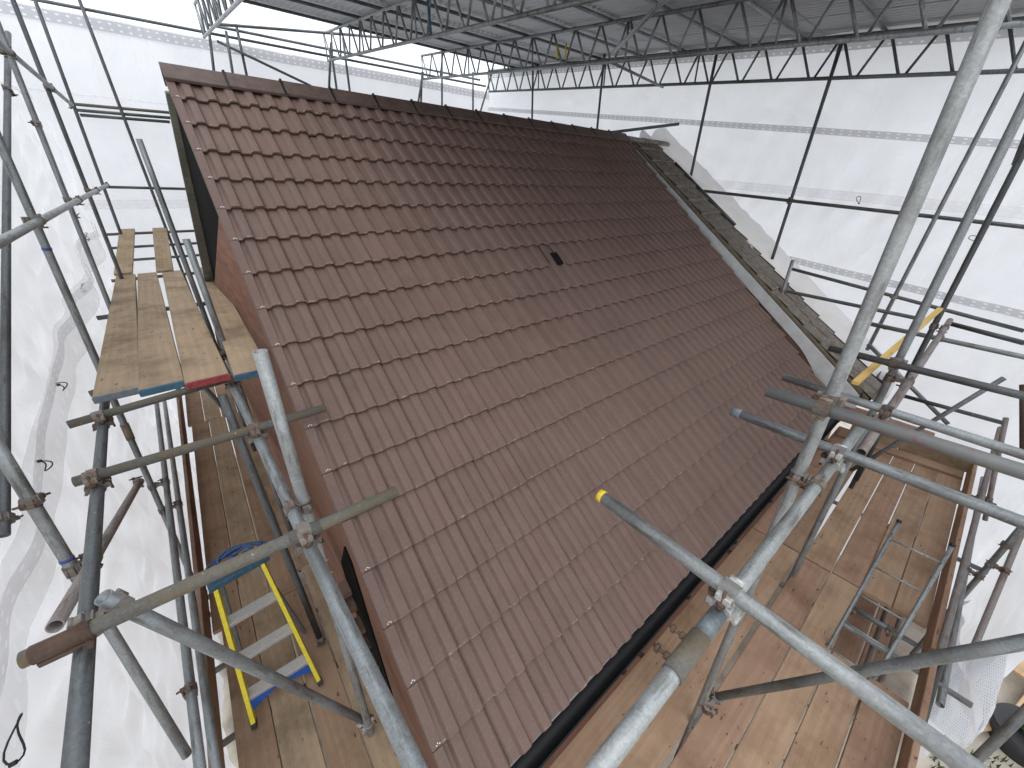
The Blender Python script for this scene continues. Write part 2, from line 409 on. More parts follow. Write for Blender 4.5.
# ridge tiles
for i in range(14):
    x0, x1 = i * .45 - .03, min(i * .45 + .45 - .033, LEN + .02)
    bm = bmesh.new(); prof_r = []
    for (yy, zz) in ((-.135, -.062), (-.128, -.052), (-.022, .052), (-.010, .060), (.010, .060), (.022, .052), (.128, -.052), (.135, -.062)):
        prof_r.append((yy, zz))
    lo = [(a * .93, b - .018) for a, b in prof_r]
    ring = prof_r + lo[::-1]
    va = [bm.verts.new((x0, a, b + .006)) for a, b in ring]; vb = [bm.verts.new((x1, a, b)) for a, b in ring]
    n = len(ring)
    for j in range(n): bm.faces.new((va[j], va[(j + 1) % n], vb[(j + 1) % n], vb[j]))
    bm.faces.new(va[::-1]); bm.faces.new(vb)
    me = mesh_from(bm, 'ridge_tile')
    part('ridge_tile', me, 'ridge_brown', roof)
    if i:
        bm = bmesh.new()
        ys = [(-.14, -.064), (-.024, .058), (-.010, .067), (.010, .067), (.024, .058), (.14, -.064)]
        a_ = [bm.verts.new((x0 - .022, p, q)) for p, q in ys]; b_ = [bm.verts.new((x0 + .004, p, q)) for p, q in ys]
        c_ = [bm.verts.new((x0 - .022, p * .98, q - .008)) for p, q in ys]; d_ = [bm.verts.new((x0 + .004, p * .98, q - .008)) for p, q in ys]
        for j in range(5):
            bm.faces.new((a_[j], b_[j], b_[j + 1], a_[j + 1])); bm.faces.new((a_[j], a_[j + 1], c_[j + 1], c_[j])); bm.faces.new((b_[j], d_[j], d_[j + 1], b_[j + 1]))
        bm_box(bm, (x0 - .008, 0, .072), (.018, .03, .012), bevel=.002)
        part('ridge_union', mesh_from(bm, 'ridge_union'), 'black_plastic', roof)
# dry verge caps down the left edge
for c in range(NC):
    sB_ = S0 + c * GAUGE; sA_ = sB_ - GAUGE + .004
    if c == 0: sA_ = .06
    bm = bmesh.new()
    L = sB_ - sA_
    ctr = slope_pt(-.004, (sA_ + sB_) / 2, .004)
    bm_box(bm, slope_pt(-.022, (sA_ + sB_) / 2, -.028), (.008, L, .075), F_s, .002)
    bm_box(bm, slope_pt(.002, (sA_ + sB_) / 2, .014), (.052, L, .007), F_s, .002)
    part('verge_cap', mesh_from(bm, 'verge_cap'), 'verge', roof) if 'verge' in M else part('verge_cap', mesh_from(bm, 'verge_cap'), 'tile', roof)
    bm = bmesh.new()
    for q in range(3):
        a = .02 * q; bm_cyl(bm, slope_pt(.002 + .009 * q, sB_ - .012 - .006 * (q == 1), .015), slope_pt(.002 + .009 * q, sB_ - .012 - .006 * (q == 1), .021), .0032, 8)
    part('verge_clip', mesh_from(bm, 'verge_clip', False), 'white_wire', roof)
# gable brickwork
GX = .03
bm = bmesh.new()
def poly_prism(bm, pts, x0, x1):
    a = [bm.verts.new((x0 if not callable(x0) else x0(y), y, z)) for y, z in pts]; b = [bm.verts.new((x1, y, z)) for y, z in pts]
    n = len(pts)
    try:
        bm.faces.new(a); bm.faces.new(b[::-1])
    except Exception: pass
    for i in range(n): bm.faces.new((a[(i + 1) % n], a[i], b[i], b[(i + 1) % n]))
gxf = lambda y: .03 - .055 * max(0, y + 1.1)
def wtop(y): return y * TP - .085 if y < -1.0 else (-.945 - .377 * (y + 1.0) if y < 2.2 else -2.15 - .80 * (y - 2.2))
ys = [-4.0 + .2 * k for k in range(41)]
cols = [[bm.verts.new((gxf(y), y, GZ + (wtop(y) - GZ) * t_)) for t_ in (0, .5, 1)] for y in ys]
colb = [[bm.verts.new((.24, y, GZ)), bm.verts.new((.24, y, wtop(y)))] for y in ys]
for k in range(40):
    for t_ in (0, 1): bm.faces.new((cols[k][t_], cols[k][t_ + 1], cols[k + 1][t_ + 1], cols[k + 1][t_]))
    bm.faces.new((cols[k][2], colb[k][1], colb[k + 1][1], cols[k + 1][2])); bm.faces.new((colb[k][0], colb[k + 1][0], colb[k + 1][1], colb[k][1]))
bm.faces.new((cols[0][0], colb[0][0], colb[0][1], cols[0][2], cols[0][1])); bm.faces.new((cols[-1][0], cols[-1][1], cols[-1][2], colb[-1][1], colb[-1][0]))
part('gable_wall', mesh_from(bm, 'gable_wall'), 'brick_gable', house)
bm = bmesh.new()
gx2 = lambda y: .05 - .05 * max(0, y + 1.1)
poly_prism(bm, [(-1.06, -1.10), (-1.04, -.98), (-.03, -.10), (4.0, -3.50), (4.0, -3.62), (2.2, -2.18), (-.9, -1.1)], gx2, .2)
part('gable_felt', mesh_from(bm, 'gable_felt'), 'black_felt', house)
bm = bmesh.new()
A_ = Vector((.0, .03, -.07)); 
bm_ = []
def plank_quad(bm, P0, P1, w, t, up):
    F = frame_x(P1 - P0, up); c = (P0 + P1) / 2; bm_box(bm, c, ((P1 - P0).length, w, t), F, .003)
plank_quad(bm, Vector((.05, .06, -.13)), Vector((-.10, 1.98, -1.78)), .20, .03, (0, .7, .7))
plank_quad(bm, Vector((-.10, 1.98, -1.78)), Vector((-.30, 4.25, -3.80)), .20, .03, (0, .7, .7))
part('bargeboard', mesh_from(bm, 'bargeboard'), 'grey_wood', house)
bm = bmesh.new(); bm_box(bm, (3.17, -4.0, (GZ - 3.6) / 2), (6.0, .22, -3.6 - GZ)); part('front_wall', mesh_from(bm, 'front_wall'), 'brick_front', house)
bm = bmesh.new(); bm_box(bm, (3.17, 4.0, (GZ - 3.6) / 2), (6.0, .22, -3.6 - GZ)); part('rear_wall', mesh_from(bm, 'rear_wall'), 'brick_front', house)
bm = bmesh.new(); bm_box(bm, (3.17, -4.03, -3.76), (6.2, .24, .02)); bm_box(bm, (3.17, -4.15, -3.72), (6.2, .02, .15)); part('fascia', mesh_from(bm, 'fascia'), 'black_plastic', house)
bm = bmesh.new(); bm_box(bm, slope_pt(LEN / 2, 5.535, -.034), (LEN, .07, .006), F_s); part('eaves_tray', mesh_from(bm, 'eaves_tray'), 'lead', house)
# black slab painted as the dark inside a gable opening; brick toothing stubs
w_ = bmesh.new(); poly_prism(w_, [(-2.5, -3.34), (-2.62, -3.40), (-2.86, -4.92), (-2.46, -5.53), (-1.9, -4.66), (-2.0, -4.0)], .018, .06); wf = part('wall_opening', mesh_from(w_, 'wall_opening'), 'black_felt', house)
for k in range(9):
    bm = bmesh.new(); bm_box(bm, (-.01, -2.05 - .11 * k + .04 * (k % 2), -4.3 - .15 * k), (.09, .16, .065), bevel=.003)
    part('projecting_brick', mesh_from(bm, 'projecting_brick'), 'brick_gable', house)
# eaves gutter: half round, with brackets and a union
bm = bmesh.new(); seg = 10; gy, gz, gr = -4.232, -3.715, .058
for rr, flip in ((gr, 0), (gr - .004, 1)):
    a = [bm.verts.new((-.02, gy - rr * math.cos(math.pi * i / seg), gz - rr * math.sin(math.pi * i / seg))) for i in range(seg + 1)]
    b = [bm.verts.new((6.30, v.co.y, v.co.z)) for v in a]
    for i in range(seg):
        f = bm.faces.new((a[i], a[i + 1], b[i + 1], b[i]) if not flip else (a[i], b[i], b[i + 1], a[i + 1])); f.smooth = True
bm_box(bm, (3.14, gy - gr, gz + .003), (6.32, .009, .007)); bm_box(bm, (3.14, gy + gr, gz + .003), (6.32, .009, .007))
gut = part('gutter', mesh_from(bm, 'gutter'), 'black_plastic', house)
for i in range(8):
    bm = bmesh.new(); x = .35 + .82 * i
    pts = [(x, gy - (gr + .004) * math.cos(math.pi * k / 10), gz - (gr + .004) * math.sin(math.pi * k / 10)) for k in range(11)]
    bm_path(bm, pts, .007, 6); bm_box(bm, (x, gy - gr - .008, gz + .006), (.03, .02, .02), bevel=.002)
    part('gutter_bracket', mesh_from(bm, 'gutter_bracket'), 'black_plastic', gut)

# ---------------- neighbour house ----------------
nb = tag(empty('neighbour_house', (7.0, 0, GZ)), 'adjoining house with old grey ribbed tiles and a white bargeboard beyond the new roof', 'house')
NP = math.atan(.775)
def nprof(u):
    return .019 * (0.5 + .5 * math.cos(u * 2 * math.pi * 5)) ** .7
bm = bmesh.new()
lay = bm.faces.layers.float.new('tv'); cpn, spn = math.cos(NP), math.sin(NP)
usn = [i / 30 for i in range(31)]
for c in range(17):
    sB_ = .30 + c * .335; sA_ = max(sB_ - .39, .01)
    for k in range(5):
        x0 = 6.42 + k * .33
        dz, tv, sl = random.uniform(-.003, .004), random.random(), random.uniform(-.004, .004)
        rows = []
        for s, h in ((sA_, 0), (sB_, .030), (sB_ + .002, .010)):
            row = []
            for u in usn:
                x = x0 + u * .326
                if x < 6.40: x = 6.40
                if x > 7.12: x = 7.12
                hh = nprof(u) + h + dz + sl * (u - .5)
                row.append(bm.verts.new((x, -s * cpn - hh * spn, -.005 - s * spn + hh * cpn)))
            rows.append(row)
        for a, b in zip(rows, rows[1:]):
            for i in range(len(usn) - 1):
                if (b[i + 1].co - b[i].co).length > 1e-5:
                    f = bm.faces.new((a[i], b[i], b[i + 1], a[i + 1])); f[lay] = tv
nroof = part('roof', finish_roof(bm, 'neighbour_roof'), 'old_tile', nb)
bm = bmesh.new()
v4 = [bm.verts.new(p) for p in ((6.40, .02, .0), (6.40, 4.3, -3.35), (7.6, 4.3, -3.35), (7.6, .02, .0))]; bm.faces.new(v4)
v4 = [bm.verts.new(p) for p in ((6.40, -.0, -.06), (7.12, 0, -.06), (7.12, -4.35, -3.43), (6.40, -4.35, -3.43))]; bm.faces.new(v4)
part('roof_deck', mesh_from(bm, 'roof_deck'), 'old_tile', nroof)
for i in range(3):
    bm = bmesh.new()
    x0, x1 = 6.37 + i * .42, 6.37 + i * .42 + .41
    va, vb = [], []
    for k in range(9):
        a = math.pi * k / 8; va.append(bm.verts.new((x0, -.10 * math.cos(a), -.06 + .095 * math.sin(a)))); vb.append(bm.verts.new((x1, -.10 * math.cos(a), -.065 + .09 * math.sin(a))))
    for k in range(8): f = bm.faces.new((va[k], vb[k], vb[k + 1], va[k + 1])); f.smooth = True
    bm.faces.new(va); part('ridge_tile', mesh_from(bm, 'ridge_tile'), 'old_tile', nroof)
bm = bmesh.new()  # verge mortar, lumpy
for i in range(150):
    s = .05 + i * .0372; h = .012 + .006 * noise.noise(Vector((i * .37, 0, 0)))
    bm_box(bm, (6.408, -s * cpn, -.005 - s * spn + .005), (.03 + .012 * noise.noise(Vector((i * .61, 3, 0))), .040, .035), Matrix.Rotation(-NP, 3, 'X').inverted() @ Matrix.Rotation(random.uniform(-.1, .1), 3, 'Z'))
part('verge_mortar', mesh_from(bm, 'verge_mortar'), 'mortar', nroof)
bm = bmesh.new()  # white bargeboard with a curved foot
top, bot = [], []
for i in range(41):
    y = -.02 - 4.34 * i / 40; zt = .775 * y - .035; w = .185
    if y < -3.45: w = .185 + .26 * min(1, ((-3.45 - y) / .50)) ** 1.8
    top.append((y, zt)); bot.append((y, max(zt - w, -3.60)))
for xx, fl in ((6.362, 0), (6.392, 1)):
    a = [bm.verts.new((xx, *p)) for p in top]; b = [bm.verts.new((xx, *p)) for p in bot]
    for i in range(40): bm.faces.new((a[i], a[i + 1], b[i + 1], b[i]) if fl else (a[i], b[i], b[i + 1], a[i + 1]))
    if xx < 6.37: a0, b0 = a, b
for i in range(40):
    bm.faces.new((b0[i], b[i], b[i + 1], b0[i + 1])); bm.faces.new((a0[i], a0[i + 1], a[i + 1], a[i]))
bm.faces.new((a0[-1], b0[-1], b[-1], a[-1]))
part('bargeboard', mesh_from(bm, 'bargeboard_n'), 'white_paint', nb)
bm = bmesh.new(); poly_prism(bm, [(-4.0, GZ), (-4.0, -3.35), (0, -.15), (4.0, -3.35), (4.0, GZ)], 6.41, 6.5)
part('gable_wall', mesh_from(bm, 'gable_wall_n'), 'toe_wood', nb)
bm = bmesh.new(); bm_box(bm, (7.0, -4.0, (GZ - 3.5) / 2), (1.2, .2, -3.5 - GZ)); part('front_wall', mesh_from(bm, 'front_wall_n'), 'brick_front', nb)
bm = bmesh.new()
a = [bm.verts.new((6.36, -4.42 - .055 * math.cos(math.pi * i / 8), -3.40 - .055 * math.sin(math.pi * i / 8))) for i in range(9)]
b = [bm.verts.new((7.55, v.co.y, v.co.z)) for v in a]
for i in range(8): f = bm.faces.new((a[i], a[i + 1], b[i + 1], b[i])); f.smooth = True
bm_box(bm, (6.95, -4.36, -3.42), (1.2, .012, .13))
part('gutter', mesh_from(bm, 'gutter_n'), 'black_plastic', nb)

# ---------------- sheeting ----------------
def wr(p, q, amp, seed):
    v = Vector((p * .9, q * .55, seed)); n = noise.noise(v) * amp
    n += noise.noise(Vector((p * 2.6 + q * .7, q * 1.1, seed + 5))) * amp * .45
    n += abs(noise.noise(Vector((p * 3.1 - q * 1.9, q * 2.1 + p, seed + 9)))) * amp * .5
    n += abs(noise.noise(Vector((p * 8 + q * 5, q * 7, seed + 2)))) * amp * .13
    return n
def wr_soft(p, q, amp, seed):
    return noise.noise(Vector((p * .9, q * .55, seed))) * amp * 1.1 + noise.noise(Vector((p * 1.8, q * .8, seed + 5))) * amp * .3
def sheet_grid(name, fn, u0, u1, nu, v0, v1, nv, mat, parent, keep=None, uvs=None):
    bm = bmesh.new(); uvl = bm.loops.layers.uv.new('UVMap'); g = []
    for i in range(nu + 1):
        u = u0 + (u1 - u0) * i / nu; row = []
        for j in range(nv + 1):
            tt = j / nv; a = v0(u) if callable(v0) else v0; b = v1(u) if callable(v1) else v1
            row.append((bm.verts.new(fn(u, a + (b - a) * tt)), u, tt, a + (b - a) * tt))
        g.append(row)
    for i in range(nu):
        for j in range(nv):
            q = (g[i][j], g[i + 1][j], g[i + 1][j + 1], g[i][j + 1])
            if keep and not keep((q[0][1] + q[1][1]) / 2, (q[0][3] + q[2][3]) / 2): continue
            f = bm.faces.new([x[0] for x in q]); f.smooth = True
            for lp, x in zip(f.loops, q): lp[uvl].uv = ((x[1] * uvs if uvs else x[1]), x[2] * 2 + .5)
    return part(name, mesh_from(bm, name), mat, parent)
XL_, YR_, XF_, YF_ = -1.66, 6.14, 7.80, -6.3
ls = tag(empty('plastic_sheet', (XL_, 0, GZ)), 'white translucent debris sheet forming the left wall of the enclosure', 'sheeting', 'white sheets enclosing the scaffold')
fl_ = lambda off=0: (lambda y, z: (XL_ + off + wr(y, z, .16, 1), y, z))
sheet_grid('sheet', fl_(), -6.4, 6.1, 180, GZ + .1, lambda y: 2.0 - .05 * y, 150, 'sheet', ls)
def strip(parent, fn, u0, u1, n, c0, w, mat, dens=9):
    cf = c0 if callable(c0) else (lambda u: c0)
    return sheet_grid('reinforcing_strip', fn, u0, u1, n, lambda u: cf(u) - w / 2, lambda u: cf(u) + w / 2, 3, mat, parent, uvs=dens)
# gathered hem on the left sheet: wide clear bands that hang and sag towards the viewer
fls = lambda off: (lambda y, z: (XL_ + off + wr_soft(y, z, .16, 1), y, z))
strip(ls, fls(.13), -6.2, 6.0, 120, lambda y: -2.50 + .175 * y + .04 * math.sin(y * 2.3), .42, 'strip_clear', 7)
strip(ls, fls(.16), -6.2, 6.0, 120, lambda y: -2.36 + .175 * y + .05 * math.sin(y * 1.7 + 1), .11, 'strip', 7)
strip(ls, fl_(.012), -6.2, 6.0, 120, lambda y: .35 + .03 * y, .05, 'strip', 7)
rs = tag(empty('plastic_sheet', (3, YR_, GZ)), 'white debris sheet forming the rear wall behind the ridge and the rails', 'sheeting', 'white sheets enclosing the scaffold')
fr_ = lambda off=0: (lambda x, z: (x, YR_ - off - wr(x, z, .05, 7), z))
sheet_grid('sheet', fr_(), XL_, XF_, 120, GZ + .1, 1.80, 110, 'sheet', rs)
strip(rs, fr_(.03), XL_, XF_, 80, 1.69, .16, 'strip_dark', 8)
strip(rs, fr_(.012), XL_, XF_, 80, -1.06, .16, 'strip_clear', 8)
strip(rs, fr_(.012), XL_, XF_, 80, .66, .03, 'strip_clear', 8)
fs_ = tag(empty('plastic_sheet', (XF_, 0, GZ)), 'large white debris sheet forming the far wall beyond the old roof', 'sheeting', 'white sheets enclosing the scaffold')
def ff_(off=0):
    def f(y, z):
        a = wr(y, z, .07, 13)
        k = math.exp(-((z - (-.86 + .1 * (y + .9))) / .28) ** 2)      # pulled tight at the rail: fan of small folds
        a += .018 * k * math.sin(y * 17 + z * 9) * (1 + .5 * math.sin(y * 3.3))
        return (XF_ - off - a, y, z)
    return f
sheet_grid('sheet', ff_(), -6.35, YR_, 190, GZ + .1, lambda y: .93 + .1376 * y + .56, 150, 'sheet', fs_, keep=lambda y, z: not (-4.4 < y < .2) or z > .775 * y + .0)
strip(fs_, ff_(.03), -6.3, YR_, 130, lambda y: .64 + (y - 1.6) * .165, .085, 'strip_dark', 9)
strip(fs_, ff_(.03), -6.3, YR_, 130, lambda y: 1.32 + .1376 * y, .12, 'strip_dark', 9)
strip(fs_, ff_(.015), -6.3, -.4, 90, lambda y: -.70 + .105 * (y + .9), .13, 'strip_clear', 9)
strip(fs_, ff_(.015), -6.3, -2.6, 60, lambda y: -1.94 + .14 * (y + 2.8), .10, 'strip_dark', 9)
# gathered bottom lying down the neighbour's roof
def skirt(s, t):                  # s: along the slope, t: 0 at wall, 1 at the rolled edge
    y = .25 - s * cpn; base = -.0 - s * spn
    wob = .05 * noise.noise(Vector((s * 1.7, 0, 4))) + .02 * math.sin(s * 9)
    xe = 7.02 + .14 * math.sin(min(s, 2.6) / 2.6 * math.pi) - .05 * s / 5 + wob
    x = (XF_ - .05) * (1 - t) + xe * t
    hh = .30 * (1 - t) ** 2.0 + .05 + .07 * math.sin(t * math.pi * 3 + s * 2) * t + .10 * math.exp(-((t - .85) / .12) ** 2)
    hh += .03 * noise.noise(Vector((s * 4, t * 5, 2))) + .02 * abs(noise.noise(Vector((s * 9, t * 7, 8))))
    if t > .96: hh = .03
    return (x, y + .3 * (1 - t) * 0, base + hh)
sheet_grid('gathered_hem', skirt, 0.0, 6.1, 130, 0, 1, 30, 'hem', fs_)
fr2 = tag(empty('plastic_sheet', (5, YF_, GZ)), 'white debris sheet outside the red toe board along the lower right', 'sheeting', 'white sheets enclosing the scaffold')
def ffr(off=0):
    return lambda x, z: (x, YF_ + off + wr(x, z, .09, 21), z)
sheet_grid('sheet', ffr(), 1.9, XF_, 110, GZ + .05, 1.2, 110, 'sheet', fr2, keep=lambda x, z: z > -4.42 + .1 * math.sin(x * 5) or x > 4.45 + .3 * (z + 4.5) * -.25)
strip(fr2, ffr(.015), 1.9, XF_, 70, -3.3, .3, 'strip_clear', 7)
pf = tag(empty('perforated_sheet', (4, -6.5, GZ)), 'bright perforated white sheet hanging below the torn flap at the bottom right', 'sheeting')
def fpf(x, z): return (x, -6.17 + wr(x, z, .05, 31), z)
sheet_grid('sheet', fpf, 3.68, 5.3, 40, lambda x: -5.2 - .95 * (x - 3.68) + .9 * max(0, x - 4.75), lambda x: -4.86 + .36 * (x - 3.68) - 1.6 * max(0, x - 4.45), 34, 'perf_sheet', pf)
flap = tag(empty('sheet_flap', (4, -6.1, -4.5)), 'loose crumpled flap of plastic pulled over the toe board at the bottom right', 'sheeting')
def ffl(x, z): return (x, -5.95 - .12 * math.sin(z * 5 + x * 2) + wr(x, z, .16, 41), z)
sheet_grid('sheet', ffl, 3.5, 4.7, 30, lambda x: -5.1 + .45 * (x - 3.5) ** .5, -4.45, 24, 'sheet', flap)
# elastic toggles
def toggle(p, size, ang, label, axis='x'):
    t = tag(empty('elastic_toggle', p), label, 'toggle', 'black elastic toggles on the sheets')
    bm = bmesh.new(); pts = []
    for k in range(18):
        a = 2 * math.pi * k / 18; u, w = size * math.cos(a), size * .42 * math.sin(a) * (1 + .3 * math.cos(a))
        u, w = u * math.cos(ang) - w * math.sin(ang), u * math.sin(ang) + w * math.cos(ang)
        pts.append((.02 * math.sin(a * 2), u, w) if axis == 'x' else (u, .02 * math.sin(a * 2), w))
    bm_path(bm, pts, .0042, 6, True)
    link('loop', mesh_from(bm, 'loop'), 'rubber', t)
    bm = bmesh.new(); q = pts[9]; bm_cyl(bm, (q[0] - .01, q[1], q[2]), (q[0] + .012, q[1], q[2]), .010, 10)
    link('ball', mesh_from(bm, 'ball'), 'rubber', t)
for p, s, a, lb in (((-1.50, 2.55, -2.0), .07, .6, 'small black toggle loop high on the gathered left hem'),
                    ((-1.50, .0, -2.45), .08, -.5, 'black toggle loop beside the ends of the upper boards'),
                    ((-1.50, -1.12, -2.64), .07, -.9, 'black toggle loop left of the third mossy transom'),
                    ((-1.48, -2.88, -3.10), .10, .2, 'thick black toggle loop at the lower left edge'),
                    ((-1.50, 4.6, -1.2), .06, .4, 'tiny toggle loop on the left sheet near the rear corner'),
                    ((-1.50, 4.5, -1.5), .06, 1.0, 'tiny toggle loop under another near the rear corner')):
    toggle(p, s, a, lb)
for p, s, a, lb in (((7.62, -4.62, -1.42), .06, .3, 'small toggle loop on the far sheet under its dark rail'),
                    ((7.62, -4.2, -2.72), .06, .1, 'small toggle loop on the far sheet right of the yellow timber'),
                    ((7.62, -3.3, -.98), .05, 1.2, 'tiny toggle hook below the far dark rail beside the thickest standard')):
    toggle(p, s, a, lb)

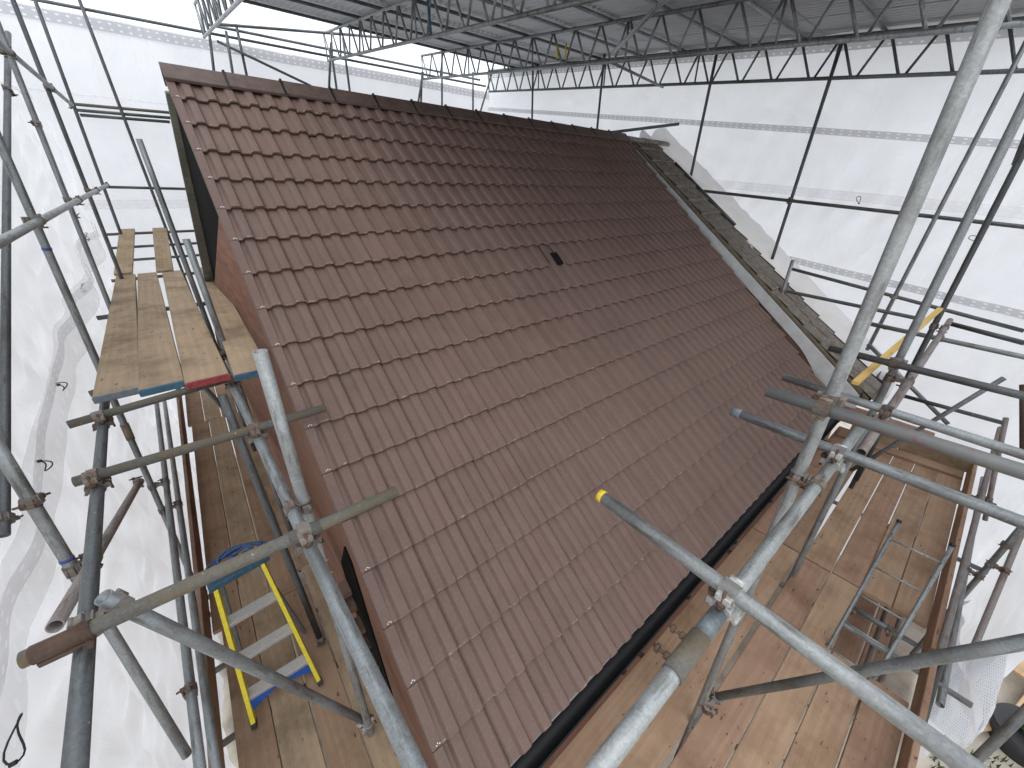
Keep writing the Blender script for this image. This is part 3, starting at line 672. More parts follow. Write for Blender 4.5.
# tube table: short name, label, group, start, end, material, object name
TUBES=[
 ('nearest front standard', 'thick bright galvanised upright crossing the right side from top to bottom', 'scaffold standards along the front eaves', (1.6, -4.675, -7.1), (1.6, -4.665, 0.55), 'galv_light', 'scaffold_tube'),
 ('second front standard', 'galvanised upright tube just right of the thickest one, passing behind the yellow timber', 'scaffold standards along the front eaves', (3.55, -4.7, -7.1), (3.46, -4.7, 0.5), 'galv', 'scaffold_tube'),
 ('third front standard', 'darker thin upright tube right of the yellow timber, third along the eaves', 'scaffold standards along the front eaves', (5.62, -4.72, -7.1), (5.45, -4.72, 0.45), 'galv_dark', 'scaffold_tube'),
 ('front ledger', 'thick galvanised ledger running along the eaves above the black gutter', None, (-0.22, -4.735, -2.07), (2.35, -4.745, -2.07), 'galv_light', 'scaffold_tube'),
 ('far front ledger', 'pinkish worn ledger continuing along the eaves beyond the red marked tube', None, (2.15, -4.8, -2.12), (5.95, -4.8, -2.14), 'pink', 'scaffold_tube'),
 ('yellow tipped tube', 'long galvanised cross tube with a yellow painted tip lying out over the tiles', 'cross tubes over the front platform', (0.738, -4.227, -1.995), (0.701, -5.253, -1.995), 'galv_light', 'scaffold_tube'),
 ('blue tipped tube', 'galvanised cross tube with a dull blue end reaching over the tiles', 'cross tubes over the front platform', (1.837, -4.26, -2.0), (1.833, -5.795, -2.0), 'galv', 'scaffold_tube'),
 ('red marked tube', 'thick cross tube with red paint scuffs fixed at the nearest front standard', 'cross tubes over the front platform', (1.481, -4.477, -1.67), (1.516, -5.672, -1.67), 'redmark', 'scaffold_tube'),
 ('upper cross tube', 'galvanised cross tube just above the red marked one', 'cross tubes over the front platform', (2.608, -4.263, -2.02), (2.481, -5.795, -2.02), 'galv', 'scaffold_tube'),
 ('fourth cross tube', 'dark green grey cross tube starting over the old grey tiles under the yellow timber', 'cross tubes over the front platform', (3.437, -4.304, -2.0), (3.342, -5.78, -2.0), 'galv_dark', 'scaffold_tube'),
 ('fifth cross tube', 'thin tube passing above the yellow timber to the right edge', 'cross tubes over the front platform', (5.823, -4.21, -2.3), (5.545, -5.769, -2.3), 'galv', 'scaffold_tube'),
 ('short far tube', 'short thin dark tube with a black clamp at the far right end', 'cross tubes over the front platform', (6.092, -4.793, -2.2), (5.743, -5.336, -2.2), 'galv_dark', 'scaffold_tube'),
 ('low far rail', 'thin dark rail behind the yellow timber ending at a pinkish post', 'cross tubes over the front platform', (6.4, -4.744, -3.25), (6.4, -5.58, -3.251), 'galv_dark', 'scaffold_tube'),
 ('upper end guard rail', 'thin dark rail starting at a short post on the neighbour roof, upper of the pair', 'guard rails at the far end', (7.35, -2.82, -2.004), (7.35, -5.398, -2.402), 'galv_dark', 'scaffold_tube'),
 ('lower end guard rail', 'thin dark rail crossing the white bargeboard, lower of the pair', 'guard rails at the far end', (6.75, -2.274, -2.207), (6.75, -4.627, -2.343), 'galv_dark', 'scaffold_tube'),
 ('roof post', 'short upright tube standing at the edge of the old grey tiles', None, (6.7, -2.974, -1.785), (6.7, -2.964, -2.827), 'galv', 'scaffold_tube'),
 ('far corner standard', 'thin upright tube standing by the old roof eaves behind the thickest standard', None, (7.3, -4.295, 0.755), (7.3, -4.122, -3.023), 'galv', 'scaffold_tube'),
 ('far end brace', 'thin diagonal brace rising right from the end boards', 'far end braces', (6.0, -4.57, -4.47), (6.0, -5.369, -2.64), 'galv', 'scaffold_tube'),
 ('far end strut', 'thin short diagonal strut descending right behind the far ledger', 'far end braces', (6.6, -4.178, -2.745), (6.6, -5.221, -3.522), 'galv', 'scaffold_tube'),
 ('vertical by hatch', 'thin upright inside the gap of the boards, dark footed, beside the far ledger', None, (5.3, -4.738, -4.05), (5.3, -4.737, -2.746), 'galv_dark', 'scaffold_tube'),
 ('outer ledger', 'brownish ledger just outside the red toe board', 'outer rails of the front platform', (7.353, -5.68, -3.66), (3.32, -5.68, -4.136), 'pink', 'scaffold_tube'),
 ('outer ledger lower', 'dark lower end of a ledger beside the white flap', 'outer rails of the front platform', (3.59, -5.7, -4.125), (2.456, -5.7, -4.37), 'galv_dark', 'scaffold_tube'),
 ('outer guard rail', 'grey guard rail outside the toe board, second from it', 'outer rails of the front platform', (7.275, -5.8, -4.376), (3.223, -5.8, -4.416), 'galv', 'scaffold_tube'),
 ('outer tube', 'brownish tube right of the guard rails, leaning against the pale sheet', 'outer rails of the front platform', (5.676, -6.0, -3.829), (4.302, -6.0, -4.693), 'pink', 'scaffold_tube'),
 ('outer brace', 'diagonal brace crossing the two outer guard rails', 'outer rails of the front platform', (5.016, -5.9, -3.489), (5.16, -5.9, -5.908), 'galv', 'scaffold_tube'),
 ('corner post', 'pinkish post with an open top at the far outer corner', None, (6.7, -5.608, -3.287), (6.7, -5.95, -4.656), 'pink', 'scaffold_tube'),
 ('far end upright', 'dark reddish upright at the right edge above the corner post', None, (6.0, -5.506, -2.668), (6.0, -5.763, -3.338), 'rusty', 'scaffold_tube'),
 ('low front brace', 'dark galvanised brace from the foot of the nearest standard to the right edge', None, (1.7, -4.72, -4.03), (1.66, -5.519, -2.154), 'galv', 'scaffold_tube'),
 ('bottom right tube', 'pale galvanised tube at the bottom right corner over the perforated sheet', None, (2.546, -5.875, -4.496), (3.064, -5.986, -3.147), 'galv_light', 'scaffold_tube'),
 ('nearest transom', 'long mossy brown transom wrapped in a rusty sleeve, nearest of the transoms', 'transoms of the left upper lift', (-0.956, -3.557, -2.1), (0.154, -3.576, -2.1), 'mossy', 'scaffold_tube'),
 ('middle transom', 'mossy brown transom ending over the verge, middle of the three bare ones', 'transoms of the left upper lift', (-0.975, -2.584, -2.1), (0.114, -2.596, -2.1), 'mossy', 'scaffold_tube'),
 ('third transom', 'mossy brown transom just in front of the upper boards', 'transoms of the left upper lift', (-1.089, -1.87, -2.1), (-0.09, -1.67, -2.1), 'mossy', 'scaffold_tube'),
 ('board end transom', 'transom right under the painted ends of the upper boards', 'transoms of the left upper lift', (-1.045, -1.423, -2.1), (-0.104, -1.049, -2.1), 'mossy', 'scaffold_tube'),
 ('outer ledger left', 'thick dark grey ledger under the rusty sleeve at lower left', None, (-1.0, -1.35, -2.16), (-0.822, -3.999, -2.16), 'galv_dark', 'scaffold_tube'),
 ('inner ledger left', 'thick galvanised ledger running beside the verge under the three transoms', None, (-0.33, -0.9, -2.155), (-0.168, -4.96, -2.155), 'galv', 'scaffold_tube'),
 ('gable standard', 'bright galvanised standard with an open top in front of the brick gable', None, (-0.245, -3.24, -5.2), (-0.168, -3.36, -1.42), 'galv_light', 'scaffold_tube'),
 ('left cross brace', 'galvanised diagonal brace crossing in front of the yellow stepladder', None, (-0.79, -3.47, -2.077), (-0.226, -3.22, -4.265), 'galv', 'scaffold_tube'),
 ('blue banded brace', 'thick galvanised tube with a blue tape band coming in from the left edge', None, (-1.162, -2.355, -1.53), (-1.09, -2.954, -3.8), 'galv_light', 'scaffold_tube'),
 ('open ended brace', 'brownish diagonal tube with an open end pointing at the viewer', None, (-1.14, -1.02, -3.07), (-1.03, -3.2, -2.33), 'pink', 'scaffold_tube'),
 ('hanging tube', 'thick dark tube hanging at the left edge with an open lower end', None, (-1.172, 3.003, 0.727), (-1.501, -1.983, -2.599), 'galv_dark', 'scaffold_tube'),
 ('first wall standard', 'galvanised upright with a blue tape ring, nearest of the left wall standards', 'left gable wall standards', (-0.987, -0.5, 0.29), (-1.303, -0.5, -5.361), 'galv', 'scaffold_tube'),
 ('second wall standard', 'grey upright second from the viewer along the left wall sheet', 'left gable wall standards', (-0.988, 1.5, 1.325), (-1.21, 1.5, -2.474), 'galv', 'scaffold_tube'),
 ('third wall standard', 'thin dark upright third along the left wall sheet', 'left gable wall standards', (-1.003, 3.3, 2.011), (-1.192, 3.3, -2.206), 'galv_dark', 'scaffold_tube'),
 ('fourth wall standard', 'thin dark upright by the rear left corner of the sheeting', 'left gable wall standards', (-0.98, 5.6, 2.633), (-1.216, 5.6, -2.104), 'galv_dark', 'scaffold_tube'),
 ('left high rail', 'thin tube sloping down from the top left corner along the left wall', 'rails along the left wall', (-1.04, 0.462, 0.251), (-1.04, 4.759, 0.322), 'galv', 'scaffold_tube'),
 ('left low rail', 'pale tube rising away along the left wall at mid height', 'rails along the left wall', (-1.04, -1.993, -1.172), (-1.04, 4.91, -0.751), 'galv_light', 'scaffold_tube'),
 ('outer left guard rail', 'grey guard rail left of the toe board, outer of the pair', 'guard rails beside the left toe board', (-1.217, 1.844, -3.45), (-0.938, -3.328, -3.45), 'galv', 'scaffold_tube'),
 ('inner left guard rail', 'grey guard rail left of the toe board, inner of the pair', 'guard rails beside the left toe board', (-1.233, 2.567, -3.75), (-0.951, -3.195, -3.75), 'galv', 'scaffold_tube'),
 ('upper inner standard', 'galvanised upright standing on end through the gap in the upper boards', None, (-0.262, -0.95, -1.216), (-0.282, -0.95, -7.0), 'galv', 'scaffold_tube'),
 ('second inner standard', 'thin dark upright behind the nearer one in the board gap', None, (-0.354, 1.1, -1.14), (-0.354, 1.1, -7.0), 'galv_dark', 'scaffold_tube'),
 ('tall inner standard', 'upright starting part way up behind the upper boards', None, (-0.343, 0.6, -0.438), (-0.343, 0.6, -2.4), 'galv', 'scaffold_tube'),
 ('rear corner pole', 'thin pole rising to the top left in front of the rear wall sheet', None, (-0.52, 5.85, 2.0), (-0.52, 5.85, -3.2), 'galv_dark', 'scaffold_tube'),
 ('board gap brace', 'thin brace under the upper boards crossing above the lower platform', None, (-0.547, -0.721, -2.4), (-0.421, -0.011, -3.2), 'galv', 'scaffold_tube'),
 ('inner low rail', 'thin dark rail low beside the inner boards of the left platform', None, (-0.36, -2.156, -2.032), (-0.33, -2.4, -4.28), 'galv_dark', 'scaffold_tube'),
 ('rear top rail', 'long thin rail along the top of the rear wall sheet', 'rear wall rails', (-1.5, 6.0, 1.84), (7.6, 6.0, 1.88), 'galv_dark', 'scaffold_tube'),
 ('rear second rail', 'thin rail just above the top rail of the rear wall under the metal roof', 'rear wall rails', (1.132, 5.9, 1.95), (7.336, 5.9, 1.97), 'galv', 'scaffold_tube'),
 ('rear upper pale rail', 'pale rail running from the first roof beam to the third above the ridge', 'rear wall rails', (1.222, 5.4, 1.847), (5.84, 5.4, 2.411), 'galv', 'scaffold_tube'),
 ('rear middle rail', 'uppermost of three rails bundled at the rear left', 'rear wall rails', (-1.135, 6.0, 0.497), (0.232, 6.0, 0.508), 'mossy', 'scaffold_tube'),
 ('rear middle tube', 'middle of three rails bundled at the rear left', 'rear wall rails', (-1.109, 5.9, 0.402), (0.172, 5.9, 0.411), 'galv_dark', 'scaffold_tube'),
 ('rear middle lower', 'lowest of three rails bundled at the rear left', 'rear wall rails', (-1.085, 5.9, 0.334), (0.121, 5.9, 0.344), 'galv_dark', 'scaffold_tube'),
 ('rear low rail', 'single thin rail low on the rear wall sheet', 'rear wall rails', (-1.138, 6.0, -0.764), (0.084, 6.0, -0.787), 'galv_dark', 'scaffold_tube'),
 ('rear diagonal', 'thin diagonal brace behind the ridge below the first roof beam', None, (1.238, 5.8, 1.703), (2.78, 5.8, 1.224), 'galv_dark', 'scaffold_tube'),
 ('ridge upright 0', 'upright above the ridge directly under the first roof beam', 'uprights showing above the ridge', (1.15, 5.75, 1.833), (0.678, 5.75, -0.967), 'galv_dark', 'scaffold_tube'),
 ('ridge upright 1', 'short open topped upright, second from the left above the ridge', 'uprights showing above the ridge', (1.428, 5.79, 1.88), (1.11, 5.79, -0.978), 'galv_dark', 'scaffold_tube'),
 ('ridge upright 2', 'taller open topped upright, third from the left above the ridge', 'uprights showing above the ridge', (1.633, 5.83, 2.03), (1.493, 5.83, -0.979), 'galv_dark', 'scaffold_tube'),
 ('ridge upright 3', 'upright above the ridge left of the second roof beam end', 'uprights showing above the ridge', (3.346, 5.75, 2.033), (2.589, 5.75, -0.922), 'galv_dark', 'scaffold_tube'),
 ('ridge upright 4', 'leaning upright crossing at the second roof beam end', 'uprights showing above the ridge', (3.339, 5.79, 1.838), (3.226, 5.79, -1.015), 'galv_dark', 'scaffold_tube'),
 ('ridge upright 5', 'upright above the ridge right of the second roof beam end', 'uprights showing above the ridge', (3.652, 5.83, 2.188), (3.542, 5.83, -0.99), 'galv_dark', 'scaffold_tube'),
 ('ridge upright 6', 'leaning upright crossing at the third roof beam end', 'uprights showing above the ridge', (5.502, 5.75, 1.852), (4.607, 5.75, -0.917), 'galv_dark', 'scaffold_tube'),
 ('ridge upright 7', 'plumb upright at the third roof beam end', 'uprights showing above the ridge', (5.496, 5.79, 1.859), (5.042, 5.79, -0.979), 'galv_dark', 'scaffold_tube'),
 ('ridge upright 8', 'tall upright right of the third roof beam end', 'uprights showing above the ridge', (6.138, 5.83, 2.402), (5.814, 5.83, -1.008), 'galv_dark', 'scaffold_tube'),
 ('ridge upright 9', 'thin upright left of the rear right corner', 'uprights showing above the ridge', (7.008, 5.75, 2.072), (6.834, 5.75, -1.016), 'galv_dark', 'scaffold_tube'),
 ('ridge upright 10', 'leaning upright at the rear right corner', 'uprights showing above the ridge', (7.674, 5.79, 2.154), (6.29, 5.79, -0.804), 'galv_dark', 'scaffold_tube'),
 ('ridge pole', 'loose dark pole poking out beyond the right end of the ridge', None, (6.1, 0.659, 0.088), (7.2, -0.452, 0.232), 'galv_dark', 'scaffold_tube'),
 ('far upright one', 'thin upright on the far wall sheet, first right of the corner', 'uprights against the far wall sheet', (7.5, 3.871, 1.998), (7.5, 3.869, -0.717), 'galv_dark', 'scaffold_tube'),
 ('far upright two', 'thin upright on the far wall sheet meeting the ridge end', 'uprights against the far wall sheet', (7.5, 1.657, 1.695), (7.5, 1.731, -1.113), 'galv_dark', 'scaffold_tube'),
 ('far upright three', 'upright on the far wall sheet standing by the old roof verge', 'uprights against the far wall sheet', (7.5, -0.754, 1.259), (7.5, -0.686, -0.804), 'galv_dark', 'scaffold_tube'),
 ('far upright four', 'upright on the far wall sheet, the most complete one mid right', 'uprights against the far wall sheet', (7.5, -2.52, 1.033), (7.5, -2.443, -1.904), 'galv_dark', 'scaffold_tube'),
 ('far upright five', 'upright on the far wall sheet cut by the right edge', 'uprights against the far wall sheet', (7.5, -4.551, 0.384), (7.5, -4.635, -0.605), 'galv_dark', 'scaffold_tube'),
 ('far wall rail', 'dark rail running across the far wall sheet above the old roof', None, (7.42, -0.869, -0.826), (7.42, -5.227, -1.284), 'galv_dark', 'scaffold_tube'),
 ('verge tube', 'dark tube lying down the old roof beside the gathered sheet', None, (7.1, -0.559, -0.384), (7.1, -1.865, -1.371), 'galv_dark', 'scaffold_tube'),
 ('hatch tube', 'tube with two clamps crossing under the hatch', None, (3.713, -5.157, -4.46), (3.722, -5.618, -4.46), 'galv', 'scaffold_tube'),
 ('hatch tube deep', 'outer of two tubes seen through the hatch', 'tubes seen through the hatch', (2.2, -5.56, -4.9), (7.2, -5.56, -4.9), 'pink', 'scaffold_tube'),
 ('hatch tube deep two', 'inner of two tubes seen through the hatch', 'tubes seen through the hatch', (2.2, -5.46, -5.0), (7.2, -5.46, -5.0), 'pink', 'scaffold_tube'),
]
STEPTOP = (Vector((-0.811,-2.123,-3.500)), Vector((-0.511,-2.083,-3.500)))
YEL = ((3.200,-4.560,-2.136),(5.400,-4.706,-1.940))
# ---------------- temporary roof ----------------
tr = tag(empty('temporary_roof', (4.4, 0, .9)), 'temporary corrugated metal roof on lattice beams over the ridge', 'roof')
def bz(y): return .93 + .1376 * y
BX = (1.05, 3.25, 5.55, 7.60); Y0, Y1 = -5.2, 5.85; DH = .46
def cyl_part(name, A, B, r, mat, parent, seg=12):
    bm = bmesh.new(); bm_cyl(bm, A, B, r, seg); return part(name, mesh_from(bm, name), mat, parent)
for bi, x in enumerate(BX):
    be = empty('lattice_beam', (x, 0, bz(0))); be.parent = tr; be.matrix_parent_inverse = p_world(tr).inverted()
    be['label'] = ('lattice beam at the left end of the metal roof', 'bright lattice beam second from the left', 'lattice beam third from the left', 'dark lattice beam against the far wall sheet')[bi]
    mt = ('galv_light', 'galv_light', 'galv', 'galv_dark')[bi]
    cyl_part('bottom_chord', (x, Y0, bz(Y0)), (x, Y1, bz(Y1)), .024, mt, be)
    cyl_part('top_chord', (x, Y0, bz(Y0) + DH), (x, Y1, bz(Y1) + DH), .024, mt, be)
    y = Y1 - .02; k = 0; w = .52
    while y - w > Y0:
        cyl_part('strut', (x, y, bz(y) + DH), (x, y - w * .45, bz(y - w * .45)), .017, mt, be, 8)
        cyl_part('strut', (x, y - w * .45 - .06, bz(y - w * .45 - .06)), (x, y - w + .02, bz(y - w + .02) + DH), .017, mt, be, 8)
        if k % 4 == 0: cyl_part('post', (x, y + .02, bz(y)), (x, y + .02, bz(y) + DH), .015, mt, be, 8)
        y -= w; k += 1
for k in range(9):
    y = 4.75 - .96 * k
    cyl_part('purlin', (.75, y, bz(y) + DH + .03), (8.0, y, bz(y) + DH + .03), .024, 'galv' if k > 3 else 'galv_dark', tr)
# corrugated panels, laid in rows, each lapping the one below
def panel(x0, x1, ya, yb, dz):
    bm = bmesh.new(); n = int((x1 - x0) / .0095); ra = []
    for y in (ya, (ya + yb) / 2, yb):
        ra.append([bm.verts.new((x0 + (x1 - x0) * i / n, y, bz(y) + DH + .085 + dz + .018 * math.sin((x0 + (x1 - x0) * i / n) * 2 * math.pi / .103))) for i in range(n + 1)])
    for a, b in zip(ra, ra[1:]):
        for i in range(n): f = bm.faces.new((a[i], a[i + 1], b[i + 1], b[i])); f.smooth = True
    return part('roof_panel', mesh_from(bm, 'roof_panel'), 'roof_metal', tr)
for r_, (ya, yb) in enumerate(((5.15, 2.6), (2.75, .2), (.35, -2.2), (-2.05, -4.5))):
    for c_ in range(7):
        x0 = .78 + c_ * 1.03; panel(x0, x0 + 1.10, ya, yb, .005 * (c_ % 2) + .010 * (r_ % 2))
# plan bracing and tags under the beams
cyl_part('diagonal_brace', (4.94, -.65, bz(-.65) - .03), (3.4, -2.45, bz(-2.45) - .03), .024, 'galv_light', tr)
cyl_part('diagonal_brace', (5.5, -.05, bz(0) + .02), (7.45, .15, bz(.1) - .05), .020, 'galv', tr)
for p in ((5.50, 1.0), (5.50, .8)):
    bm = bmesh.new(); bm_cyl(bm, (p[0], p[1], bz(p[1]) + .10), (p[0], p[1], bz(p[1]) + .28), .017, 10); part('tag_sleeve', mesh_from(bm, 'tag_sleeve'), 'yellow_tip', tr)
cyl_part('blue_post', (3.24, 1.25, bz(1.3)), (3.24, 1.25, bz(1.3) + .5), .02, 'blue_steel', tr)

# ---------------- scaffold tubes ----------------
NAMEOF = {}
for short, label, group, A, B, mat, nm in TUBES:
    o = tube_obj(nm, A, B, mat)
    tag(o, label, 'scaffold tube', group); NAMEOF[short] = (Vector(A), Vector(B), o)
def sub_on(tube, t0, t1, ro, mat, name, bevel=True):
    A, B, o = NAMEOF[tube]; d = (B - A).normalized(); L = t1 - t0
    bm = bmesh.new(); hollow(bm, L, ro, RO + .0004)
    x = link(name, mesh_from(bm, name), mat, None); x.parent = o; x.location = (0, 0, t0); return x
sub_on('yellow tipped tube', -.001, .022, RO + .0012, 'yellow_tip', 'painted_tip')
sub_on('blue tipped tube', -.001, .05, RO + .001, 'blue_worn', 'painted_tip')
sub_on('front ledger', .80, .905, RO + .001, 'blue_worn', 'paint_band')
sub_on('blue banded brace', .97, .985, RO + .002, 'blue_tape', 'tape_band')
sub_on('first wall standard', 1.55, 1.57, RO + .002, 'blue_tape', 'tape_band')
sub_on('first wall standard', 3.04, 3.20, RO + .006, 'mortar', 'tag_sleeve')
sub_on('nearest front standard', 2.2, 2.32, RO + .0015, 'mortar', 'paint_band')

# couplers -------------------------------------------------
def half_clamp(bm, ax, sign, w=.05, r=.0245, t=.006):
    """C shaped band round a tube along local axis ax at height sign*..., returns via bm (origin at tube axis)"""
    seg = 16; rings = []
    for x in (-w / 2, w / 2):
        for rr in (r, r + t):
            rings.append([(x, rr * math.cos(2 * math.pi * k / seg), rr * math.sin(2 * math.pi * k / seg)) for k in range(seg)])
    def mk(p): return bm.verts.new(p if ax == 'x' else (p[1], p[0], p[2]))
    R_ = [[mk(p) for p in ring] for ring in rings]
    for k in range(seg):
        j = (k + 1) % seg
        for a, b in ((0, 1), (2, 3)): bm.faces.new((R_[a][k], R_[a][j], R_[b][j], R_[b][k]))
        f = bm.faces.new((R_[1][k], R_[1][j], R_[3][j], R_[3][k])); f.smooth = True
        f = bm.faces.new((R_[0][k], R_[0][j], R_[2][j], R_[2][k])); f.smooth = True
def mk_meshes():
    bm = bmesh.new(); half_clamp(bm, 'x', 1)
    bm_box(bm, (0, .036, .004), (.044, .022, .026), bevel=.004); bm_box(bm, (0, -.034, .0), (.040, .018, .030), bevel=.004)
    bm_box(bm, (0, 0, .030), (.046, .050, .008), bevel=.002)
    bm_cyl(bm, (-.020, -.042, -.012), (.020, -.042, -.012), .007, 8)
    me1 = mesh_from(bm, 'clamp'); me1.materials.append(M['coupler'])
    bm = bmesh.new(); bm_cyl(bm, (0, .042, -.030), (0, .042, .052), .0058, 8); bm_cyl(bm, (0, .042, .016), (0, .042, .030), .0125, 6)
    bm_cyl(bm, (0, .042, .030), (0, .042, .033), .014, 12)
    me2 = mesh_from(bm, 'bolt'); me2.materials.append(M['rusty'])
    return me1, me2
CL, BO = mk_meshes()
CLb = CL.copy(); CLb.materials.clear(); CLb.materials.append(M['coupler_bright'])
def coupler(p, da, db, off, label, bright=False, single=False):
    """p on tube A axis, da/db directions, off vector from A axis to B axis"""
    z = Vector(off); z = z.normalized()
    x = Vector(da).normalized(); x = (x - z * x.dot(z)).normalized(); y = z.cross(x)
    Fm = Matrix((x, y, z)).transposed()
    root = empty('scaffold_coupler', p); root.rotation_euler = Fm.to_euler()
    tag(root, label, 'coupler', 'couplers clamping the scaffold tubes')
    me = CLb if bright else CL
    c1 = D.objects.new('clamp', me); COL.objects.link(c1); c1.parent = root
    b1 = D.objects.new('bolt', BO); COL.objects.link(b1); b1.parent = c1
    if single or Vector(off).length > .135: return root
    if Vector(off).length > .085:
        bm = bmesh.new(); L_ = Vector(off).length; bm_box(bm, (0, 0, L_ / 2), (.03, .03, L_ - .056), bevel=.003); lk = link('link_plate', mesh_from(bm, 'link_plate'), 'coupler', None); lk.parent = root
    xb = Vector(db).normalized(); xb = (xb - z * xb.dot(z)).normalized()
    ang = math.atan2(xb.dot(y), xb.dot(x))
    c2 = D.objects.new('clamp', me); COL.objects.link(c2); c2.parent = root
    c2.matrix_local = Matrix.Translation((0, 0, Vector(off).length)) @ Matrix.Rotation(ang, 4, 'Z') @ Matrix.Rotation(math.pi, 4, 'X')
    b2 = D.objects.new('bolt', BO); COL.objects.link(b2); b2.parent = c2
    return root
def closest(P0, P1, Q0, Q1):
    u, v, w = P1 - P0, Q1 - Q0, P0 - Q0; a, b, c, d, e = u.dot(u), u.dot(v), v.dot(v), u.dot(w), v.dot(w); Dn = a * c - b * b
    if Dn < 1e-9: return None
    s = (b * e - c * d) / Dn; t = (a * e - b * d) / Dn
    s = min(max(s, 0), 1); t = min(max((e + s * b) / c, 0), 1); s = min(max((t * b - d) / a, 0), 1)
    return P0 + u * s, Q0 + v * t
def join(a, b, bright=False, lab=None, word='weathered'):
    A, B = NAMEOF[a], NAMEOF[b]; r = closest(A[0], A[1], B[0], B[1])
    p, q = r; off = q - p
    if off.length < .03:
        off = (A[1] - A[0]).cross(B[1] - B[0]).normalized() * .05
    da, db = A[1] - A[0], B[1] - B[0]
    n = da.cross(db)
    if n.length > .05: 
        n.normalize(); off = n * (off.length if off.dot(n) > 0 else -off.length)
    coupler(p, da, db, off, lab or '%s coupler where the %s meets the %s' % (word, a, b), bright)
for a, b, w, br in (('front ledger', 'nearest front standard', 'weathered', 0), ('far front ledger', 'second front standard', 'dark', 0), ('far front ledger', 'third front standard', 'dark', 0),
              ('yellow tipped tube', 'front ledger', 'bright', 1), ('blue tipped tube', 'front ledger', 'bright', 1), ('red marked tube', 'nearest front standard', 'dark rusty', 0),
              ('upper cross tube', 'far front ledger', 'brown', 0), ('fourth cross tube', 'second front standard', 'brown', 0), ('fifth cross tube', 'far front ledger', 'brown', 0),
              ('low front brace', 'nearest front standard', 'dull', 0), ('outer brace', 'outer guard rail', 'rusty', 0), ('outer brace', 'outer tube', 'rusty', 0), ('corner post', 'outer guard rail', 'rusty', 0),
              ('outer brace', 'outer ledger', 'rusty', 0),
              ('outer ledger left', 'middle transom', 'dark', 0), ('outer ledger left', 'third transom', 'dark', 0), ('inner ledger left', 'nearest transom', 'brown', 0),
              ('inner ledger left', 'middle transom', 'brown', 0), ('inner ledger left', 'third transom', 'brown', 0), ('gable standard', 'inner ledger left', 'rusty', 0),
              ('left cross brace', 'outer ledger left', 'rusty', 0), ('left cross brace', 'gable standard', 'pale', 1), ('open ended brace', 'blue banded brace', 'muddy', 0),
              ('blue banded brace', 'outer ledger left', 'rusty', 0), ('second wall standard', 'hanging tube', 'black', 0), ('left high rail', 'second wall standard', 'rusty', 0), ('left high rail', 'third wall standard', 'rusty', 0), ('left high rail', 'fourth wall standard', 'rusty', 0),
              ('left low rail', 'first wall standard', 'rusty', 0), ('left low rail', 'second wall standard', 'rusty', 0), ('left low rail', 'third wall standard', 'rusty', 0), ('left low rail', 'fourth wall standard', 'rusty', 0),
              ('outer left guard rail', 'first wall standard', 'brown', 0), ('inner left guard rail', 'first wall standard', 'brown', 0), ('outer left guard rail', 'blue banded brace', 'rusty', 0), ('open ended brace', 'first wall standard', 'rusty', 0),
              ('upper inner standard', 'inner ledger left', 'dark', 0), ('rear top rail', 'rear corner pole', 'small dark', 0), ('rear middle rail', 'rear corner pole', 'small dark', 0),
              ('far wall rail', 'far upright four', 'small dark', 0), ('lower end guard rail', 'roof post', 'small dark', 0), ('upper end guard rail', 'far corner standard', 'small dark', 0), ('inner low rail', 'gable standard', 'dull', 0), ('far end brace', 'vertical by hatch', 'dark', 0)):
    join(a, b, bool(br), word=w)
A, B, o = NAMEOF['blue banded brace']; d = (B - A).normalized(); p_ = A + d * .66
coupler(p_, d, Vector((0, .8, .5)), Vector((-.06, -.01, .01)), 'rusty coupler on the blue banded brace reaching to the hanging tube', single=True)
A, B, o = NAMEOF['hanging tube']; d = (B - A).normalized(); p_ = B - d * .10
coupler(p_, d, Vector((.3, .8, .3)), Vector((.06, .0, .01)), 'rusty coupler at the open lower end of the hanging tube', single=True)
p_ = A + d * 1.25
coupler(p_, d, Vector((.3, .8, .3)), Vector((.06, .0, .01)), 'black coupler half way up the hanging tube', single=True)
A, B, o = NAMEOF['hatch tube']; d = (B - A).normalized()
for s_, lb in ((.03, 'inner coupler on the tube under the hatch'), (.29, 'outer coupler on the tube under the hatch')):
    coupler(A + d * s_, d, Vector((1, 0, 0)), Vector((0, 0, -.055)), lb, single=True)
# sleeve coupler on the front ledger
A, B, o = NAMEOF['front ledger']; d = (B - A).normalized(); t0 = .64
sl = tag(empty('sleeve_coupler', A + d * t0), 'pale brown sleeve coupler joining two tubes of the front ledger above the gutter', 'coupler')
sl.rotation_euler = frame(d).to_euler()
bm = bmesh.new(); hollow(bm, .155, .0285, .0246); link('sleeve', mesh_from(bm, 'sleeve'), 'mossy', sl)
for q in (.035, .12):
    bm = bmesh.new(); bm_cyl(bm, (0, .03, q), (0, .075, q), .006, 8); bm_cyl(bm, (0, .058, q), (0, .068, q), .013, 6); bm_cyl(bm, (0, .026, q), (0, .04, q), .012, 10)
    b_ = link('bolt', mesh_from(bm, 'bolt'), 'rusty', sl); b_.rotation_euler = (0, 0, R(-95))
